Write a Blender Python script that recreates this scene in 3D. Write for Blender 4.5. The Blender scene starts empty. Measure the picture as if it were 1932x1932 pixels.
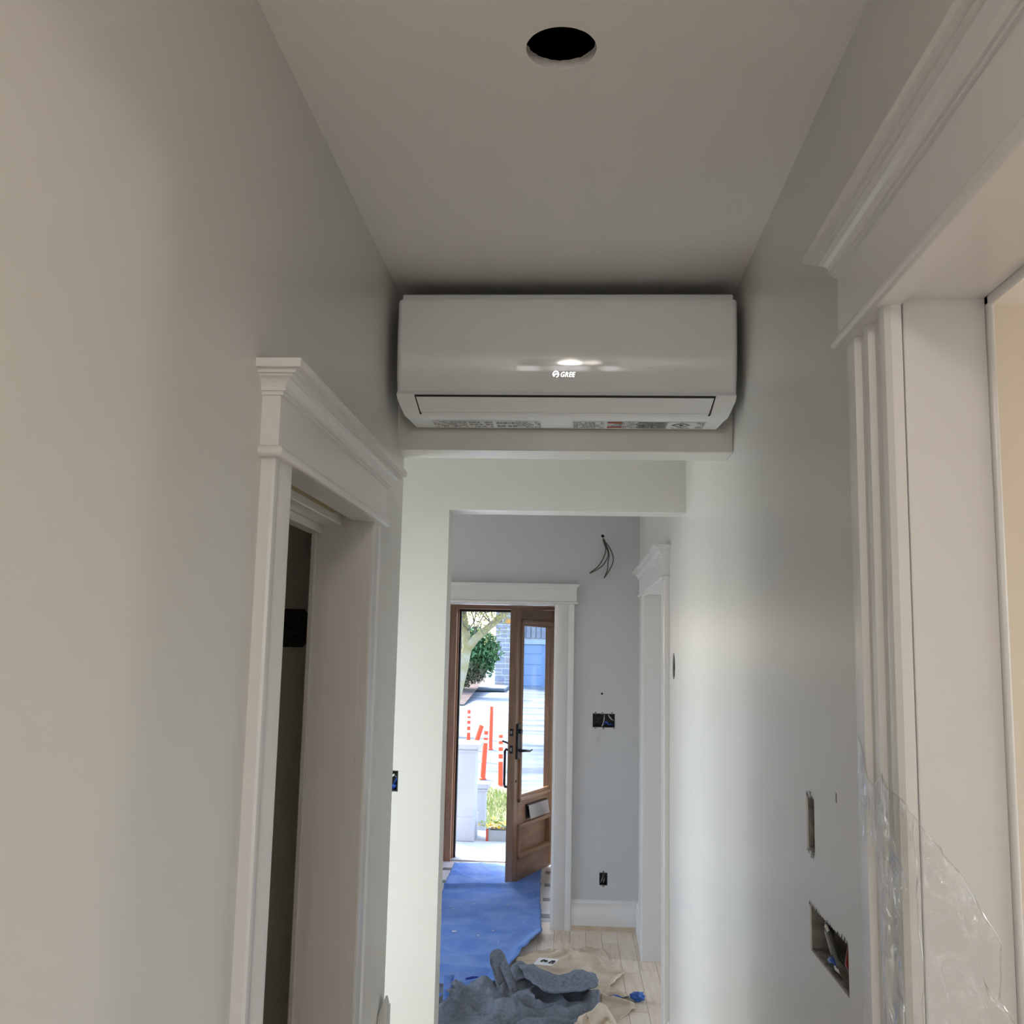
import bpy, bmesh, math, random
from mathutils import Vector, Matrix, noise
random.seed(7)
S = bpy.context.scene
C = S.collection
PI = math.pi

# ------------------------------------------------------------------ camera
def make_camera():
    f, p, y, r, hc = 1861.56, .1374757, .0633819, .0216358, 1.75
    fwd = Vector((-math.sin(y)*math.cos(p), math.cos(y)*math.cos(p), math.sin(p)))
    right = Vector((math.cos(y), math.sin(y), 0)); up = right.cross(fwd)
    r2 = math.cos(r)*right + math.sin(r)*up; u2 = -math.sin(r)*right + math.cos(r)*up
    cam = bpy.data.cameras.new('camera'); o = bpy.data.objects.new('camera', cam); C.objects.link(o)
    m = Matrix((r2, u2, -fwd)).transposed().to_4x4(); m.translation = (0, 0, hc)
    o.matrix_world = m
    cam.sensor_width = 36; cam.sensor_height = 36; cam.lens = f/1932*36; cam.clip_start = .02; cam.clip_end = 300
    S.camera = o
make_camera()

# ------------------------------------------------------------------ world, sun, daylight, exposure
W = bpy.data.worlds.new('world'); S.world = W; W.use_nodes = True
nt = W.node_tree; bg = nt.nodes['Background']
sky = nt.nodes.new('ShaderNodeTexSky'); sky.sky_type = 'NISHITA'
sky.sun_disc = False; sky.sun_elevation = math.radians(48); sky.sun_rotation = math.radians(-35)
sky.air_density = 1.0; sky.dust_density = 2.0; sky.ozone_density = 1.0
nt.links.new(sky.outputs[0], bg.inputs[0]); bg.inputs[1].default_value = .95

def sun(elev, az, e, col):
    l = bpy.data.lights.new('sun', 'SUN'); l.energy = e; l.angle = math.radians(.6); l.color = col
    o = bpy.data.objects.new('sun', l); C.objects.link(o)
    d = Vector((math.sin(az)*math.cos(elev), math.cos(az)*math.cos(elev), math.sin(elev)))
    o.rotation_euler = d.to_track_quat('Z', 'Y').to_euler()
sun(math.radians(50), math.radians(-50), 4.8, (1, .95, .88))

def area(name, loc, direction, sx, sy, e, col):
    l = bpy.data.lights.new(name, 'AREA'); l.shape = 'RECTANGLE'; l.size = sx; l.size_y = sy; l.energy = e; l.color = col
    o = bpy.data.objects.new(name, l); C.objects.link(o); o.location = loc
    o.rotation_euler = (-Vector(direction)).to_track_quat('Z', 'Y').to_euler()
    return o
# daylight entering by windows; the entry's left one is added to brighten it
area('daylight_passage_window', (-1.26, 3.36, 1.08), (1, 0, 0), .80, 1.95, 14.2, (.91, 1, .99))
for xc, w in ((-.675, .43), (-.04, .60), (.57, .30)):
    area('daylight_rear_window', (xc, -4.42, 1.96), (0, 1, 0), w, .62, 12*w, (1, .985, .97))
area('daylight_side_room_window', (2.55, 5.5, .85), (-1, 0, 0), 1.2, 1.45, 15.5, (.95, .98, 1))
area('entry_left_fill', (-2.57, 5.75, 1.15), (1, 0, 0), 1.2, 2.0, 12.5, (.95, .98, 1))  # added fill at an unseen window, brightens the entry room
area('daylight_warm_room_window', (3.42, .0, 1.45), (-1, 0, 0), 1.9, 1.7, 13, (1, .93, .86))

S.view_settings.view_transform = 'Standard'; S.view_settings.look = 'None'
S.view_settings.gamma = 1; S.view_settings.use_curve_mapping = False
S.view_settings.exposure = 0.13
S.cycles.caustics_reflective = False; S.cycles.caustics_refractive = False; S.cycles.adaptive_threshold = .02; S.cycles.max_bounces = 10

# ------------------------------------------------------------------ materials
def mat(name, col, rough=.5, metal=0, col2=None, nscale=8, bump=0, bscale=200, spec=.5, stretch=None, emit=None, estr=0, coat=0, alpha=None):
    m = bpy.data.materials.new(name); m.use_nodes = True
    n = m.node_tree; b = n.nodes['Principled BSDF']
    b.inputs['Base Color'].default_value = (*col, 1); b.inputs['Roughness'].default_value = rough
    b.inputs['Metallic'].default_value = metal; b.inputs['Specular IOR Level'].default_value = spec
    b.inputs['Coat Weight'].default_value = coat
    tc = n.nodes.new('ShaderNodeTexCoord'); mp = n.nodes.new('ShaderNodeMapping')
    n.links.new(tc.outputs['Object'], mp.inputs[0])
    if stretch: mp.inputs['Scale'].default_value = stretch
    if col2:
        t = n.nodes.new('ShaderNodeTexNoise'); t.inputs['Scale'].default_value = nscale; t.inputs['Detail'].default_value = 5
        cr = n.nodes.new('ShaderNodeValToRGB'); cr.color_ramp.elements[0].position = .35; cr.color_ramp.elements[1].position = .65
        cr.color_ramp.elements[0].color = (*col, 1); cr.color_ramp.elements[1].color = (*col2, 1)
        n.links.new(mp.outputs[0], t.inputs[0]); n.links.new(t.outputs[0], cr.inputs[0]); n.links.new(cr.outputs[0], b.inputs['Base Color'])
    if bump:
        t = n.nodes.new('ShaderNodeTexNoise'); t.inputs['Scale'].default_value = bscale; t.inputs['Detail'].default_value = 3
        bp = n.nodes.new('ShaderNodeBump'); bp.inputs['Strength'].default_value = bump; bp.inputs['Distance'].default_value = .002
        n.links.new(mp.outputs[0], t.inputs[0]); n.links.new(t.outputs[0], bp.inputs['Height']); n.links.new(bp.outputs[0], b.inputs['Normal'])
    if emit:
        b.inputs['Emission Color'].default_value = (*emit, 1); b.inputs['Emission Strength'].default_value = estr
    return m

M = {}
M['wall'] = mat('wall_paint', (.665, .65, .62), .34, bump=.08, bscale=260, spec=.5)
M['wall_gray'] = mat('entry_wall_paint', (.63, .635, .64), .5, bump=.08, bscale=260, spec=.3)
M['wall_dark'] = mat('powder_room_paint', (.74, .70, .63), .6, bump=.08, bscale=260)
M['ceiling'] = mat('ceiling_paint', (.87, .845, .815), .8, bump=.1, bscale=300, spec=.2)
M['trim'] = mat('trim_paint', (.76, .75, .735), .27, bump=.05, bscale=120, spec=.5)
M['gypsum'] = mat('gypsum_edge', (.72, .70, .68), .9, bump=.6, bscale=300)
M['dark'] = mat('cavity_shade_black', (.008, .008, .008), .9)  # near-black colour stands in for the shade inside unlit cavities
M['cavity'] = mat('stud_cavity', (.30, .28, .25), .9, col2=(.15, .14, .125), nscale=40)
M['plank'] = []
for k, (a, b) in enumerate([((.74, .61, .47), (.82, .70, .57)), ((.80, .68, .54), (.72, .58, .44)), ((.78, .66, .53), (.84, .73, .61)), ((.66, .54, .42), (.78, .65, .52))]):
    M['plank'].append(mat('oak_plank', a, .55, col2=b, nscale=5, bump=.2, bscale=60, stretch=(10, 1, 10)))
M['subfloor'] = mat('subfloor', (.30, .25, .19), .9)
M['marble'] = mat('white_marble', (.78, .76, .72), .3, col2=(.68, .67, .64), nscale=9)
M['green_marble'] = mat('green_marble', (.11, .14, .12), .3, col2=(.19, .22, .18), nscale=40)
M['marble_border'] = mat('grey_marble', (.40, .41, .37), .35, col2=(.5, .5, .46), nscale=12)
M['grout'] = mat('grout', (.45, .44, .42), .9)
M['plastic'] = mat('white_plastic', (.82, .84, .85), .07, spec=.5)
M['plastic_m'] = mat('white_plastic_satin', (.80, .82, .83), .38, spec=.45)
M['black'] = mat('black_plastic', (.012, .012, .012), .6)
M['metal'] = mat('galvanised_steel', (.30, .30, .30), .5, metal=.7, col2=(.12, .12, .12), nscale=40)
M['dark_metal'] = mat('dark_steel_box', (.06, .06, .055), .55, metal=.4, col2=(.02, .02, .02), nscale=60)
M['bronze'] = mat('dark_bronze', (.045, .042, .045), .38, metal=.7)
M['steel'] = mat('brushed_steel', (.42, .42, .43), .32, metal=.9)
M['wood'] = mat('door_oak', (.32, .185, .11), .30, col2=(.43, .26, .15), nscale=4, bump=.15, bscale=40, stretch=(14, 14, 1.2))
M['wood_x'] = mat('door_oak_rail', (.30, .175, .11), .30, col2=(.40, .24, .14), nscale=4, bump=.15, bscale=40, stretch=(1.2, 1.2, 14))
M['wood_end'] = mat('bare_timber', (.60, .46, .32), .8, col2=(.66, .54, .42), nscale=12)
M['blue_felt'] = mat('blue_felt', (.14, .27, .66), .95, col2=(.22, .355, .71), nscale=6, bump=.5, bscale=900, spec=.1)
M['grey_felt'] = mat('grey_blanket', (.165, .192, .235), 1.0, col2=(.235, .262, .305), nscale=60, bump=.9, bscale=700, spec=.05)
M['tan'] = mat('tan_canvas', (.60, .49, .37), .95, col2=(.68, .57, .44), nscale=9, bump=.4, bscale=900, spec=.1)
M['tape'] = mat('blue_masking_tape', (.03, .11, .42), .6, col2=(.05, .16, .5), nscale=30)
M['paper'] = mat('white_card', (.75, .75, .72), .7)
M['ink'] = mat('black_ink', (.02, .02, .02), .7)
M['red_ink'] = mat('red_ink', (.35, .05, .03), .7)
M['wire_w'] = mat('white_wire', (.7, .7, .66), .5)
M['wire_d'] = mat('dark_wire', (.07, .065, .05), .5)
M['wire_b'] = mat('blue_wire', (.03, .08, .4), .4)
M['wire_r'] = mat('red_wire', (.22, .02, .02), .4)
M['brass'] = mat('brass_track', (.33, .25, .11), .5, metal=.5)
M['logo'] = mat('chrome_logo', (.95, .95, .95), .12, metal=1)
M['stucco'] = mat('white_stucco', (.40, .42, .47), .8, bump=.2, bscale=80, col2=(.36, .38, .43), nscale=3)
M['porch'] = mat('porch_concrete', (.48, .52, .53), .8, col2=(.42, .46, .48), nscale=3)
M['orange'] = mat('orange_delineator', (.75, .09, .03), .45)
M['reflect'] = mat('white_reflective_band', (.8, .75, .72), .4)
M['asphalt'] = mat('pale_asphalt', (.30, .33, .37), .85, col2=(.10, .125, .155), nscale=1.3, stretch=(.35, 2.6, 1), bump=.2, bscale=30)
M['grass'] = mat('grass', (.20, .30, .07), .8, col2=(.38, .44, .14), nscale=6)
M['soil'] = mat('garden_soil', (.20, .17, .10), .95, col2=(.30, .27, .17), nscale=3)
M['bed'] = mat('dark_bed_soil', (.085, .06, .048), .95, col2=(.16, .12, .10), nscale=3)
M['leaf'] = mat('cedar_leaf', (.05, .14, .05), .6, col2=(.13, .26, .09), nscale=4)
M['leaf2'] = mat('dry_cedar_leaf', (.12, .09, .045), .7, col2=(.07, .10, .04), nscale=4)
M['bark'] = mat('mossy_bark', (.34, .29, .13), .9, col2=(.42, .39, .28), nscale=5, bump=.4, bscale=30)
M['bud'] = mat('tree_bud', (.42, .40, .10), .7)
M['stone'] = [mat('grey_stone', c, .9, col2=c2, nscale=6) for c, c2 in (((.27, .28, .33), (.36, .37, .42)), ((.34, .34, .40), (.26, .27, .32)), ((.30, .30, .32), (.38, .37, .38)), ((.34, .28, .28), (.40, .34, .33)))]
M['mortar'] = mat('pale_mortar', (.72, .73, .78), .95)
M['garage'] = mat('blue_garage_paint', (.26, .37, .56), .6)
M['gtrim'] = mat('pale_blue_trim', (.45, .52, .62), .7)
M['amber'] = mat('orange_vent', (.70, .30, .05), .6)
M['yellow'] = mat('yellow_petals', (.80, .55, .03), .6)
M['leafp'] = mat('flower_leaf', (.16, .26, .04), .6)
M['planter'] = mat('grey_planter', (.26, .28, .30), .7)
M['warmwall'] = mat('warm_room_paint', (.72, .66, .57), .6)
M['panewhite'] = mat('bulb_glass', (1, 1, 1), .4, emit=(1, .9, .78), estr=14)
M['spots'] = mat('plaster_crumb', (.85, .85, .85), .8)

def glassy(name, col, tmix, rough, crinkle=0):
    m = bpy.data.materials.new(name); m.use_nodes = True; n = m.node_tree; n.nodes.remove(n.nodes['Principled BSDF'])
    o = n.nodes['Material Output']; t = n.nodes.new('ShaderNodeBsdfTransparent'); g = n.nodes.new('ShaderNodeBsdfGlossy'); mx = n.nodes.new('ShaderNodeMixShader')
    fr = n.nodes.new('ShaderNodeLayerWeight'); fr.inputs[0].default_value = .5
    pw_ = n.nodes.new('ShaderNodeMath'); pw_.operation = 'POWER'; pw_.inputs[1].default_value = 5
    ma = n.nodes.new('ShaderNodeMath'); ma.operation = 'MULTIPLY_ADD'; ma.inputs[1].default_value = .8; ma.inputs[2].default_value = tmix
    n.links.new(fr.outputs['Facing'], pw_.inputs[0]); n.links.new(pw_.outputs[0], ma.inputs[0]); n.links.new(ma.outputs[0], mx.inputs[0])
    t.inputs[0].default_value = (*col, 1); g.inputs['Roughness'].default_value = rough
    n.links.new(t.outputs[0], mx.inputs[1]); n.links.new(g.outputs[0], mx.inputs[2]); n.links.new(mx.outputs[0], o.inputs[0])
    if crinkle:
        tc = n.nodes.new('ShaderNodeTexCoord'); t1_ = n.nodes.new('ShaderNodeTexNoise'); t1_.inputs['Scale'].default_value = 26; t1_.inputs['Detail'].default_value = 6; t1_.inputs['Distortion'].default_value = 1.5
        bp = n.nodes.new('ShaderNodeBump'); bp.inputs['Strength'].default_value = crinkle; bp.inputs['Distance'].default_value = .02
        n.links.new(tc.outputs['Object'], t1_.inputs[0]); n.links.new(t1_.outputs[0], bp.inputs['Height']); n.links.new(bp.outputs[0], g.inputs['Normal']); n.links.new(bp.outputs[0], fr.inputs['Normal'])
    return m
M['glass'] = glassy('door_glass', (.95, .98, 1), .03, .0)
M['film'] = glassy('clear_plastic_film', (.97, .97, .965), .10, .06, .55)

# ------------------------------------------------------------------ helpers
def add(name, verts, faces, m, parent=None, smooth=None):
    me = bpy.data.meshes.new(name); me.from_pydata([tuple(v) for v in verts], [], faces); me.update()
    bm = bmesh.new(); bm.from_mesh(me); bmesh.ops.recalc_face_normals(bm, faces=bm.faces); bm.to_mesh(me); bm.free()
    if smooth is not None:
        for p in me.polygons: p.use_smooth = True
        me.set_sharp_from_angle(angle=math.radians(smooth))
    if isinstance(m, (list, tuple)):
        for q in m: me.materials.append(q)
    else: me.materials.append(m)
    o = bpy.data.objects.new(name, me); C.objects.link(o)
    if parent: o.parent = parent
    return o
def empty(name, loc=(0, 0, 0)):
    o = bpy.data.objects.new(name, None); C.objects.link(o); o.location = loc; o.empty_display_size = .05; return o
def tag(o, label, cat, group=None):
    o['label'] = label; o['category'] = cat
    if group: o['group'] = group
    return o
def st(o, label=None):
    o['kind'] = 'structure'
    if label: o['label'] = label
    return o
def keep(parent, o):      # parent while leaving world coordinates in place
    o.parent = parent; o.matrix_parent_inverse = Matrix.Translation(parent.location).inverted(); return o

class MB:
    def __init__(s): s.v = []; s.f = []
    def box(s, x0, x1, y0, y1, z0, z1, mp=None):
        i = len(s.v); P = [(x, y, z) for x in (x0, x1) for y in (y0, y1) for z in (z0, z1)]
        s.v += [mp(*p) if mp else p for p in P]
        s.f += [tuple(i+k for k in q) for q in ((0, 1, 3, 2), (4, 6, 7, 5), (0, 4, 5, 1), (2, 3, 7, 6), (0, 2, 6, 4), (1, 5, 7, 3))]
        return s
    def grid(s, rows):
        i = len(s.v); n = len(rows[0])
        for r in rows: s.v += [tuple(p) for p in r]
        for a in range(len(rows)-1):
            for b in range(n-1): s.f.append((i+a*n+b, i+a*n+b+1, i+(a+1)*n+b+1, i+(a+1)*n+b))
        return s
    def prism(s, poly, fn, w0, w1):
        i = len(s.v); n = len(poly)
        for w in (w0, w1): s.v += [fn(a, b, w) for a, b in poly]
        for k in range(n): s.f.append((i+k, i+(k+1) % n, i+n+(k+1) % n, i+n+k))
        s.f.append(tuple(range(i, i+n))); s.f.append(tuple(range(i+n, i+2*n)))
        return s
    def tube(s, pts, rad, sides=6, cap=True):
        pts = [Vector(p) for p in pts]; i0 = len(s.v); up = Vector((.13, .31, .94)); n = len(pts)
        for k, p in enumerate(pts):
            t = (pts[min(k+1, n-1)]-pts[max(k-1, 0)]).normalized()
            a = t.cross(up)
            if a.length < .05: a = t.cross(Vector((1, 0, 0)))
            a.normalize(); b = t.cross(a); r = rad[k] if isinstance(rad, (list, tuple)) else rad
            s.v += [tuple(p+r*(math.cos(2*PI*j/sides)*a+math.sin(2*PI*j/sides)*b)) for j in range(sides)]
        for k in range(n-1):
            for j in range(sides):
                q = (j+1) % sides; s.f.append((i0+k*sides+j, i0+k*sides+q, i0+(k+1)*sides+q, i0+(k+1)*sides+j))
        if cap: s.f.append(tuple(range(i0, i0+sides))); s.f.append(tuple(range(i0+(n-1)*sides, i0+n*sides)))
        return s
    def lathe(s, c, prof, sides=20):
        i = len(s.v); c = Vector(c)
        for r, z in prof: s.v += [tuple(c+Vector((r*math.cos(2*PI*j/sides), r*math.sin(2*PI*j/sides), z))) for j in range(sides)]
        for k in range(len(prof)-1):
            for j in range(sides):
                q = (j+1) % sides; s.f.append((i+k*sides+j, i+k*sides+q, i+(k+1)*sides+q, i+(k+1)*sides+j))
        s.f.append(tuple(range(i, i+sides))); s.f.append(tuple(range(i+(len(prof)-1)*sides, i+len(prof)*sides)))
        return s
    def build(s, name, m, parent=None, smooth=None): return add(name, s.v, s.f, m, parent, smooth)
def bevel(o, w=.004, seg=2):
    b = o.modifiers.new('bevel', 'BEVEL'); b.width = w; b.segments = seg; b.limit_method = 'ANGLE'; b.angle_limit = math.radians(40); return o
def solid(o, t, off=-1):
    b = o.modifiers.new('solid', 'SOLIDIFY'); b.thickness = t; b.offset = off; return o
def boxo(name, b, m, parent=None, bv=0):
    o = MB().box(*b).build(name, m, parent)
    if bv: bevel(o, bv)
    return o

def slab(name, fn, u0, u1, v0, v1, t, m, holes=(), rounds=(), mhole=None, parent=None):
    """wall slab: fn(u, v, depth) -> xyz; rectangular holes (u0,u1,v0,v1) and round holes (u,v,r,jag) cut through"""
    cells = list(holes) + [(c[0]-c[2]*1.3, c[0]+c[2]*1.3, c[1]-c[2]*1.3, c[1]+c[2]*1.3) for c in rounds]
    us = sorted({u0, u1, *[min(max(h[k], u0), u1) for h in cells for k in (0, 1)]})
    vs = sorted({v0, v1, *[min(max(h[k], v0), v1) for h in cells for k in (2, 3)]})
    nu, nv = len(us)-1, len(vs)-1
    def full(i, j):
        if not (0 <= i < nu and 0 <= j < nv): return False
        cu, cv = (us[i]+us[i+1])/2, (vs[j]+vs[j+1])/2
        return not any(h[0] < cu < h[1] and h[2] < cv < h[3] for h in cells)
    V, F, idx = [], [], {}
    def vert(u, v, d):
        k = (round(u, 5), round(v, 5), d)
        if k not in idx: idx[k] = len(V); V.append(fn(u, v, d))
        return idx[k]
    for i in range(nu):
        for j in range(nv):
            if not full(i, j): continue
            q = [(us[i], vs[j]), (us[i+1], vs[j]), (us[i+1], vs[j+1]), (us[i], vs[j+1])]
            F.append([vert(*p, 0) for p in q]); F.append([vert(*p, t) for p in q][::-1])
            for a, (di, dj) in enumerate(((0, -1), (1, 0), (0, 1), (-1, 0))):
                inround = False
                cu, cv = (us[i]+us[i+1])/2+di*1e-9, 0
                if not full(i+di, j+dj):
                    # no side face against the square cell of a round hole
                    if 0 <= i+di < nu and 0 <= j+dj < nv:
                        mu, mv = (us[i+di]+us[i+di+1])/2, (vs[j+dj]+vs[j+dj+1])/2
                        inround = any(abs(mu-c[0]) < c[2]*1.3 and abs(mv-c[1]) < c[2]*1.3 for c in rounds)
                    if inround: continue
                    p, r = q[a], q[(a+1) % 4]
                    F.append([vert(*p, 0), vert(*p, t), vert(*r, t), vert(*r, 0)])
    mats = [m, mhole or m]; fm = [0]*len(F)
    for (cu, cv, r, jag) in rounds:
        n = 48; ring = [[], [], [], []]
        for k in range(n):
            a = 2*PI*(k+.5)/n; c, s_ = math.cos(a), math.sin(a); e = r*1.3/max(abs(c), abs(s_))
            j0 = 1+jag*.25*random.uniform(-1, 1); j1 = 1+jag*random.uniform(-1.2, .5)
            ring[0].append(len(V)); V.append(fn(cu+e*c, cv+e*s_, 0)); ring[1].append(len(V)); V.append(fn(cu+r*j0*c, cv+r*j0*s_, 0))
            ring[2].append(len(V)); V.append(fn(cu+r*j1*c, cv+r*j1*s_, t)); ring[3].append(len(V)); V.append(fn(cu+e*c, cv+e*s_, t))
        for k in range(n):
            q = (k+1) % n
            for x in range(3):
                F.append([ring[x][k], ring[x][q], ring[x+1][q], ring[x+1][k]]); fm.append(1 if x == 1 else 0)
        for sgn_u in (-1, 1):
            for sgn_v in (-1, 1):
                pass
        # corner triangles of the square cell
        for d, rr in ((0, ring[0]), (t, ring[3])):
            for k in range(n):
                q = (k+1) % n; A, B = Vector(V[rr[k]]), Vector(V[rr[q]])
                ak, aq = 2*PI*(k+.5)/n, 2*PI*(q+.5)/n
                if (abs(math.cos(ak)) > abs(math.sin(ak))) != (abs(math.cos(aq)) > abs(math.sin(aq))):
                    am = (ak+2*PI*.5/n); cx = cu+r*1.3*math.copysign(1, math.cos(am)); cy = cv+r*1.3*math.copysign(1, math.sin(am))
                    V.append(fn(cx, cy, d)); F.append([rr[k], rr[q], len(V)-1]); fm.append(0)
    o = add(name, V, F, mats, parent)
    for p, k in zip(o.data.polygons, fm): p.material_index = k
    return o

def wrap(name, fn, face, y0, y1, prof, m, parent, smooth=35):
    """moulding that runs along a board of thickness `face` and returns to the wall at both ends; fn(dist_from_wall, along, z)"""
    rows = []
    for p, z in prof:
        rows.append([fn(0, y0-p, z), fn(face+p, y0-p, z), fn(face+p, y1+p, z), fn(0, y1+p, z)])
    mb = MB().grid(rows)
    i = len(mb.v); mb.v += [tuple(q) for q in rows[-1]]; mb.f.append((i, i+1, i+2, i+3))
    mb.v += [tuple(q) for q in rows[0]]; mb.f.append((i+4, i+5, i+6, i+7))
    return mb.build(name, m, parent, smooth)
CROWN = [(0, 0), (.005, 0), (.005, .006), (.009, .006), (.0095, .012), (.012, .018), (.017, .0235), (.024, .0265), (.024, .030), (.030, .030), (.030, .0365), (.041, .0365), (.041, .050), (.036, .052)]
def bead_prof(h=.018, d=.010): return [(0, 0)]+[(d*math.sin(PI*k/6), h/2-h/2*math.cos(PI*k/6)) for k in range(1, 6)]+[(0, h)]
CASING = [(0, 0), (0, .012), (.004, .019), (.012, .023), (.020, .021), (.026, .014), (.030, .012), (.05, .015), (.056, .019), (.062, .019), (.065, .014), (.085, .018), (.092, .023), (1, .023), (1, 0)]
def casing_profile(w, fancy=True):
    if fancy:
        k = w/.19
        P = [(0, 0), (0, .014), (.006, .021), (.016, .024), (.028, .022), (.036, .013), (.045, .010), (.078, .012), (.082, .021), (.100, .021), (.106, .012), (.135, .015), (.140, .024), (.172, .024), (.19, .021), (.19, 0)]
        return [(a*k, b) for a, b in P]
    return [(0, 0), (0, .018), (.003, .022), (.060*w/.1, .022), (.066*w/.1, .019), (.075*w/.1, .022), (w-.004, .022), (w, .018), (w, 0)]

def door_trim(name, fn, o0, o1, zt, cw0, cw1, board_h, fancy, label, ends=(True, True), m=None, cs=1.0):
    """casing set: two upright casings, head board, bead and crown. fn(dist_from_wall, along, z)"""
    m = m or M['trim']; t = empty(name, fn(0, (o0+o1)/2, 0)); st(t, label)
    if ends[0]: keep(t, MB().prism([(-a, b) for a, b in casing_profile(cw0, fancy)], lambda a, b, w: fn(b, o0+a, w), 0, zt).build('casing', m, None, 30))
    if ends[1]: keep(t, MB().prism(casing_profile(cw1, fancy), lambda a, b, w: fn(b, o1+a, w), 0, zt).build('casing', m, None, 30))
    a, b = o0-cw0-.012, o1+cw1+.012
    keep(t, MB().box(0, .030, a, b, zt, zt+board_h, fn).build('head_board', m))
    keep(t, wrap('bead', fn, .030, a, b, [(p, z+zt-.004) for p, z in bead_prof()], m, None))
    keep(t, wrap('crown', fn, .030, a, b, [(p*cs, z*cs+zt+board_h-.035*cs) for p, z in CROWN], m, None, 12))
    return t

# ------------------------------------------------------------------ the shell
XL, XR, ZC = -.50, .436, 2.737
YB, YB2 = 2.703, 2.825          # bulkhead
Y2, Y2b = 3.849, 3.98           # cross wall
Y3, Y3b = 6.537, 6.68           # entry wall
Y4, Y4b = 8.46, 8.62            # outside wall
left = lambda d, a, z: (XL+d, a, z)
right = lambda d, a, z: (XR-d, a, z)
back = lambda d, a, z: (a, Y3-d, z)

# floor: planks over a subfloor, marble tiles in the vestibule
fl = st(empty('floor'), 'pale unfinished oak plank floor of the hallway')
boxo('subfloor', (-4.4, 4, -4.7, Y3b+.02, -.2, -.016), M['subfloor'], fl)
pw = .097; x = -1.35
pl_mesh = {}
while x < .75:
    y = -4.5+random.uniform(-1, 0)
    while y < 6.70:
        L = random.choice((.6, .8, 1.0, 1.3)); y0, y1 = max(y, -4.5), min(y+L, 6.70)
        if y1-y0 > .05 and y1 > -1.5:
            o = MB().box(x+.0008, x+pw-.0008, y0+.0008, y1-.0008, -.016, 0).build('plank', random.choice(M['plank']), fl)
        y += L
    x += pw
boxo('floor_boards', (-4.2, -1.352, -4.5, 6.70, -.016, -.001), M['plank'][0], fl)
boxo('floor_boards', (.76, 4, -4.5, 6.70, -.016, -.001), M['plank'][2], fl)
tf = st(empty('floor_vestibule', (0, 7.5, 0)), 'white marble vestibule floor with small green marble inserts')
keep(tf, boxo('grout_bed', (-1.3, .2, 6.70, 8.47, -.1, -.004), M['grout']))
keep(tf, boxo('border_tile', (-1.2, .1, 6.704, 6.80, -.02, 0), M['marble_border'], None, .002))
yy = 6.804; row = 0
while yy < 8.44:
    h = .094 if row % 2 == 0 else .12
    y1 = min(yy+h, 8.45); xx = -1.2-(row % 4)*.085
    while xx < .1:
        if row % 2 == 0:
            a, b = (xx, xx+.19); keep(tf, boxo('tile', (a+.001, b-.001, yy+.001, y1-.001, -.02, 0), M['marble'], None))
            g0, g1 = (b, b+.085); keep(tf, boxo('insert_tile', (g0+.001, g1-.001, yy+.001, y1-.001, -.02, 0), M['green_marble'], None)); xx += .275
        else:
            keep(tf, boxo('tile', (xx+.001, xx+.274, yy+.001, y1-.001, -.02, 0), M['marble'], None)); xx += .275
    yy = y1; row += 1

# ceiling with the round cut-out for a pot light
ceil_fn = lambda u, v, d: (u, v, ZC+d)
st(slab('ceiling', ceil_fn, -4.4, 4, -4.7, 8.62, .016, M['ceiling'], rounds=[(-.031, 1.517, .0585, .03)], mhole=M['gypsum']), 'smooth painted ceiling with a round light cut-out')
cav = st(boxo('ceiling_cavity', (-4.4, 4, -4.7, 8.62, ZC+.27, ZC+.30), M['dark']))  # black lid and sides paint in the darkness above the ceiling hole
st(boxo('ceiling_dark_box', (-.25, -.22, 1.2, 1.9, ZC+.016, ZC+.27), M['dark']))
st(boxo('ceiling_dark_box', (.16, .19, 1.2, 1.9, ZC+.016, ZC+.27), M['dark']))
st(boxo('ceiling_dark_box', (-.25, .19, 1.87, 1.9, ZC+.016, ZC+.27), M['dark']))
st(boxo('ceiling_dark_box', (-.25, .19, 1.2, 1.23, ZC+.016, ZC+.27), M['dark']))

# left wall with the powder room doorway
DO0, DO1, DZ = 1.624, 2.322, 2.045
st(slab('wall_left', lambda u, v, d: (XL-d, u, v), -1.2, YB2, 0, ZC, .112, M['wall'], holes=[(DO0-.02, DO1+.02, -1, DZ+.02)]))
st(slab('wall_left_end', lambda u, v, d: (u, YB2-d, v), -1.7, XL-.112, 0, ZC, .125, M['wall']))
# powder room shell (dark)
st(boxo('wall_powder_back', (-1.7, XL-.112, 2.70-.006, 2.70, 0, ZC), M['wall_dark']))
st(boxo('wall_powder_side', (-1.82, -1.7, .5, YB2, 0, ZC), M['wall_dark']))
st(boxo('wall_powder_front', (-1.7, XL-.112, .5, .62, 0, ZC), M['wall_dark']))
# right wall
RO1, RZ = 1.307, 2.225
FO0, FO1, FZ = 4.66, 5.95, 2.085
SL = (1.853, 1.913, 1.398, 1.494); BG = (1.648, 1.902, 1.224, 1.302)
st(slab('wall_right', lambda u, v, d: (XR+d, u, v), -1.2, Y3b, 0, ZC, .108, M['wall'],
        holes=[(-.55, RO1+.020, -1, RZ+.020), (FO0-.012, FO1+.012, -1, FZ+.012), SL, BG], rounds=[(4.327, 1.69, .057, .02)], mhole=M['gypsum']))
# bulkhead carrying the air conditioner
st(boxo('wall_bulkhead', (XL-.3, XR, YB, YB2, 2.298, ZC), M['wall'], None, .003))
# cross wall with the plain opening
OX0, OZ = -.493, 2.290
WB = (-.718, -.659, 1.199, 1.277)
st(slab('wall_cross', lambda u, v, d: (u, Y2+d, v), -2.6, XR, 0, ZC, Y2b-Y2, M['wall'], holes=[(OX0, XR+1, -1, OZ), WB], mhole=M['wall']))
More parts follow.
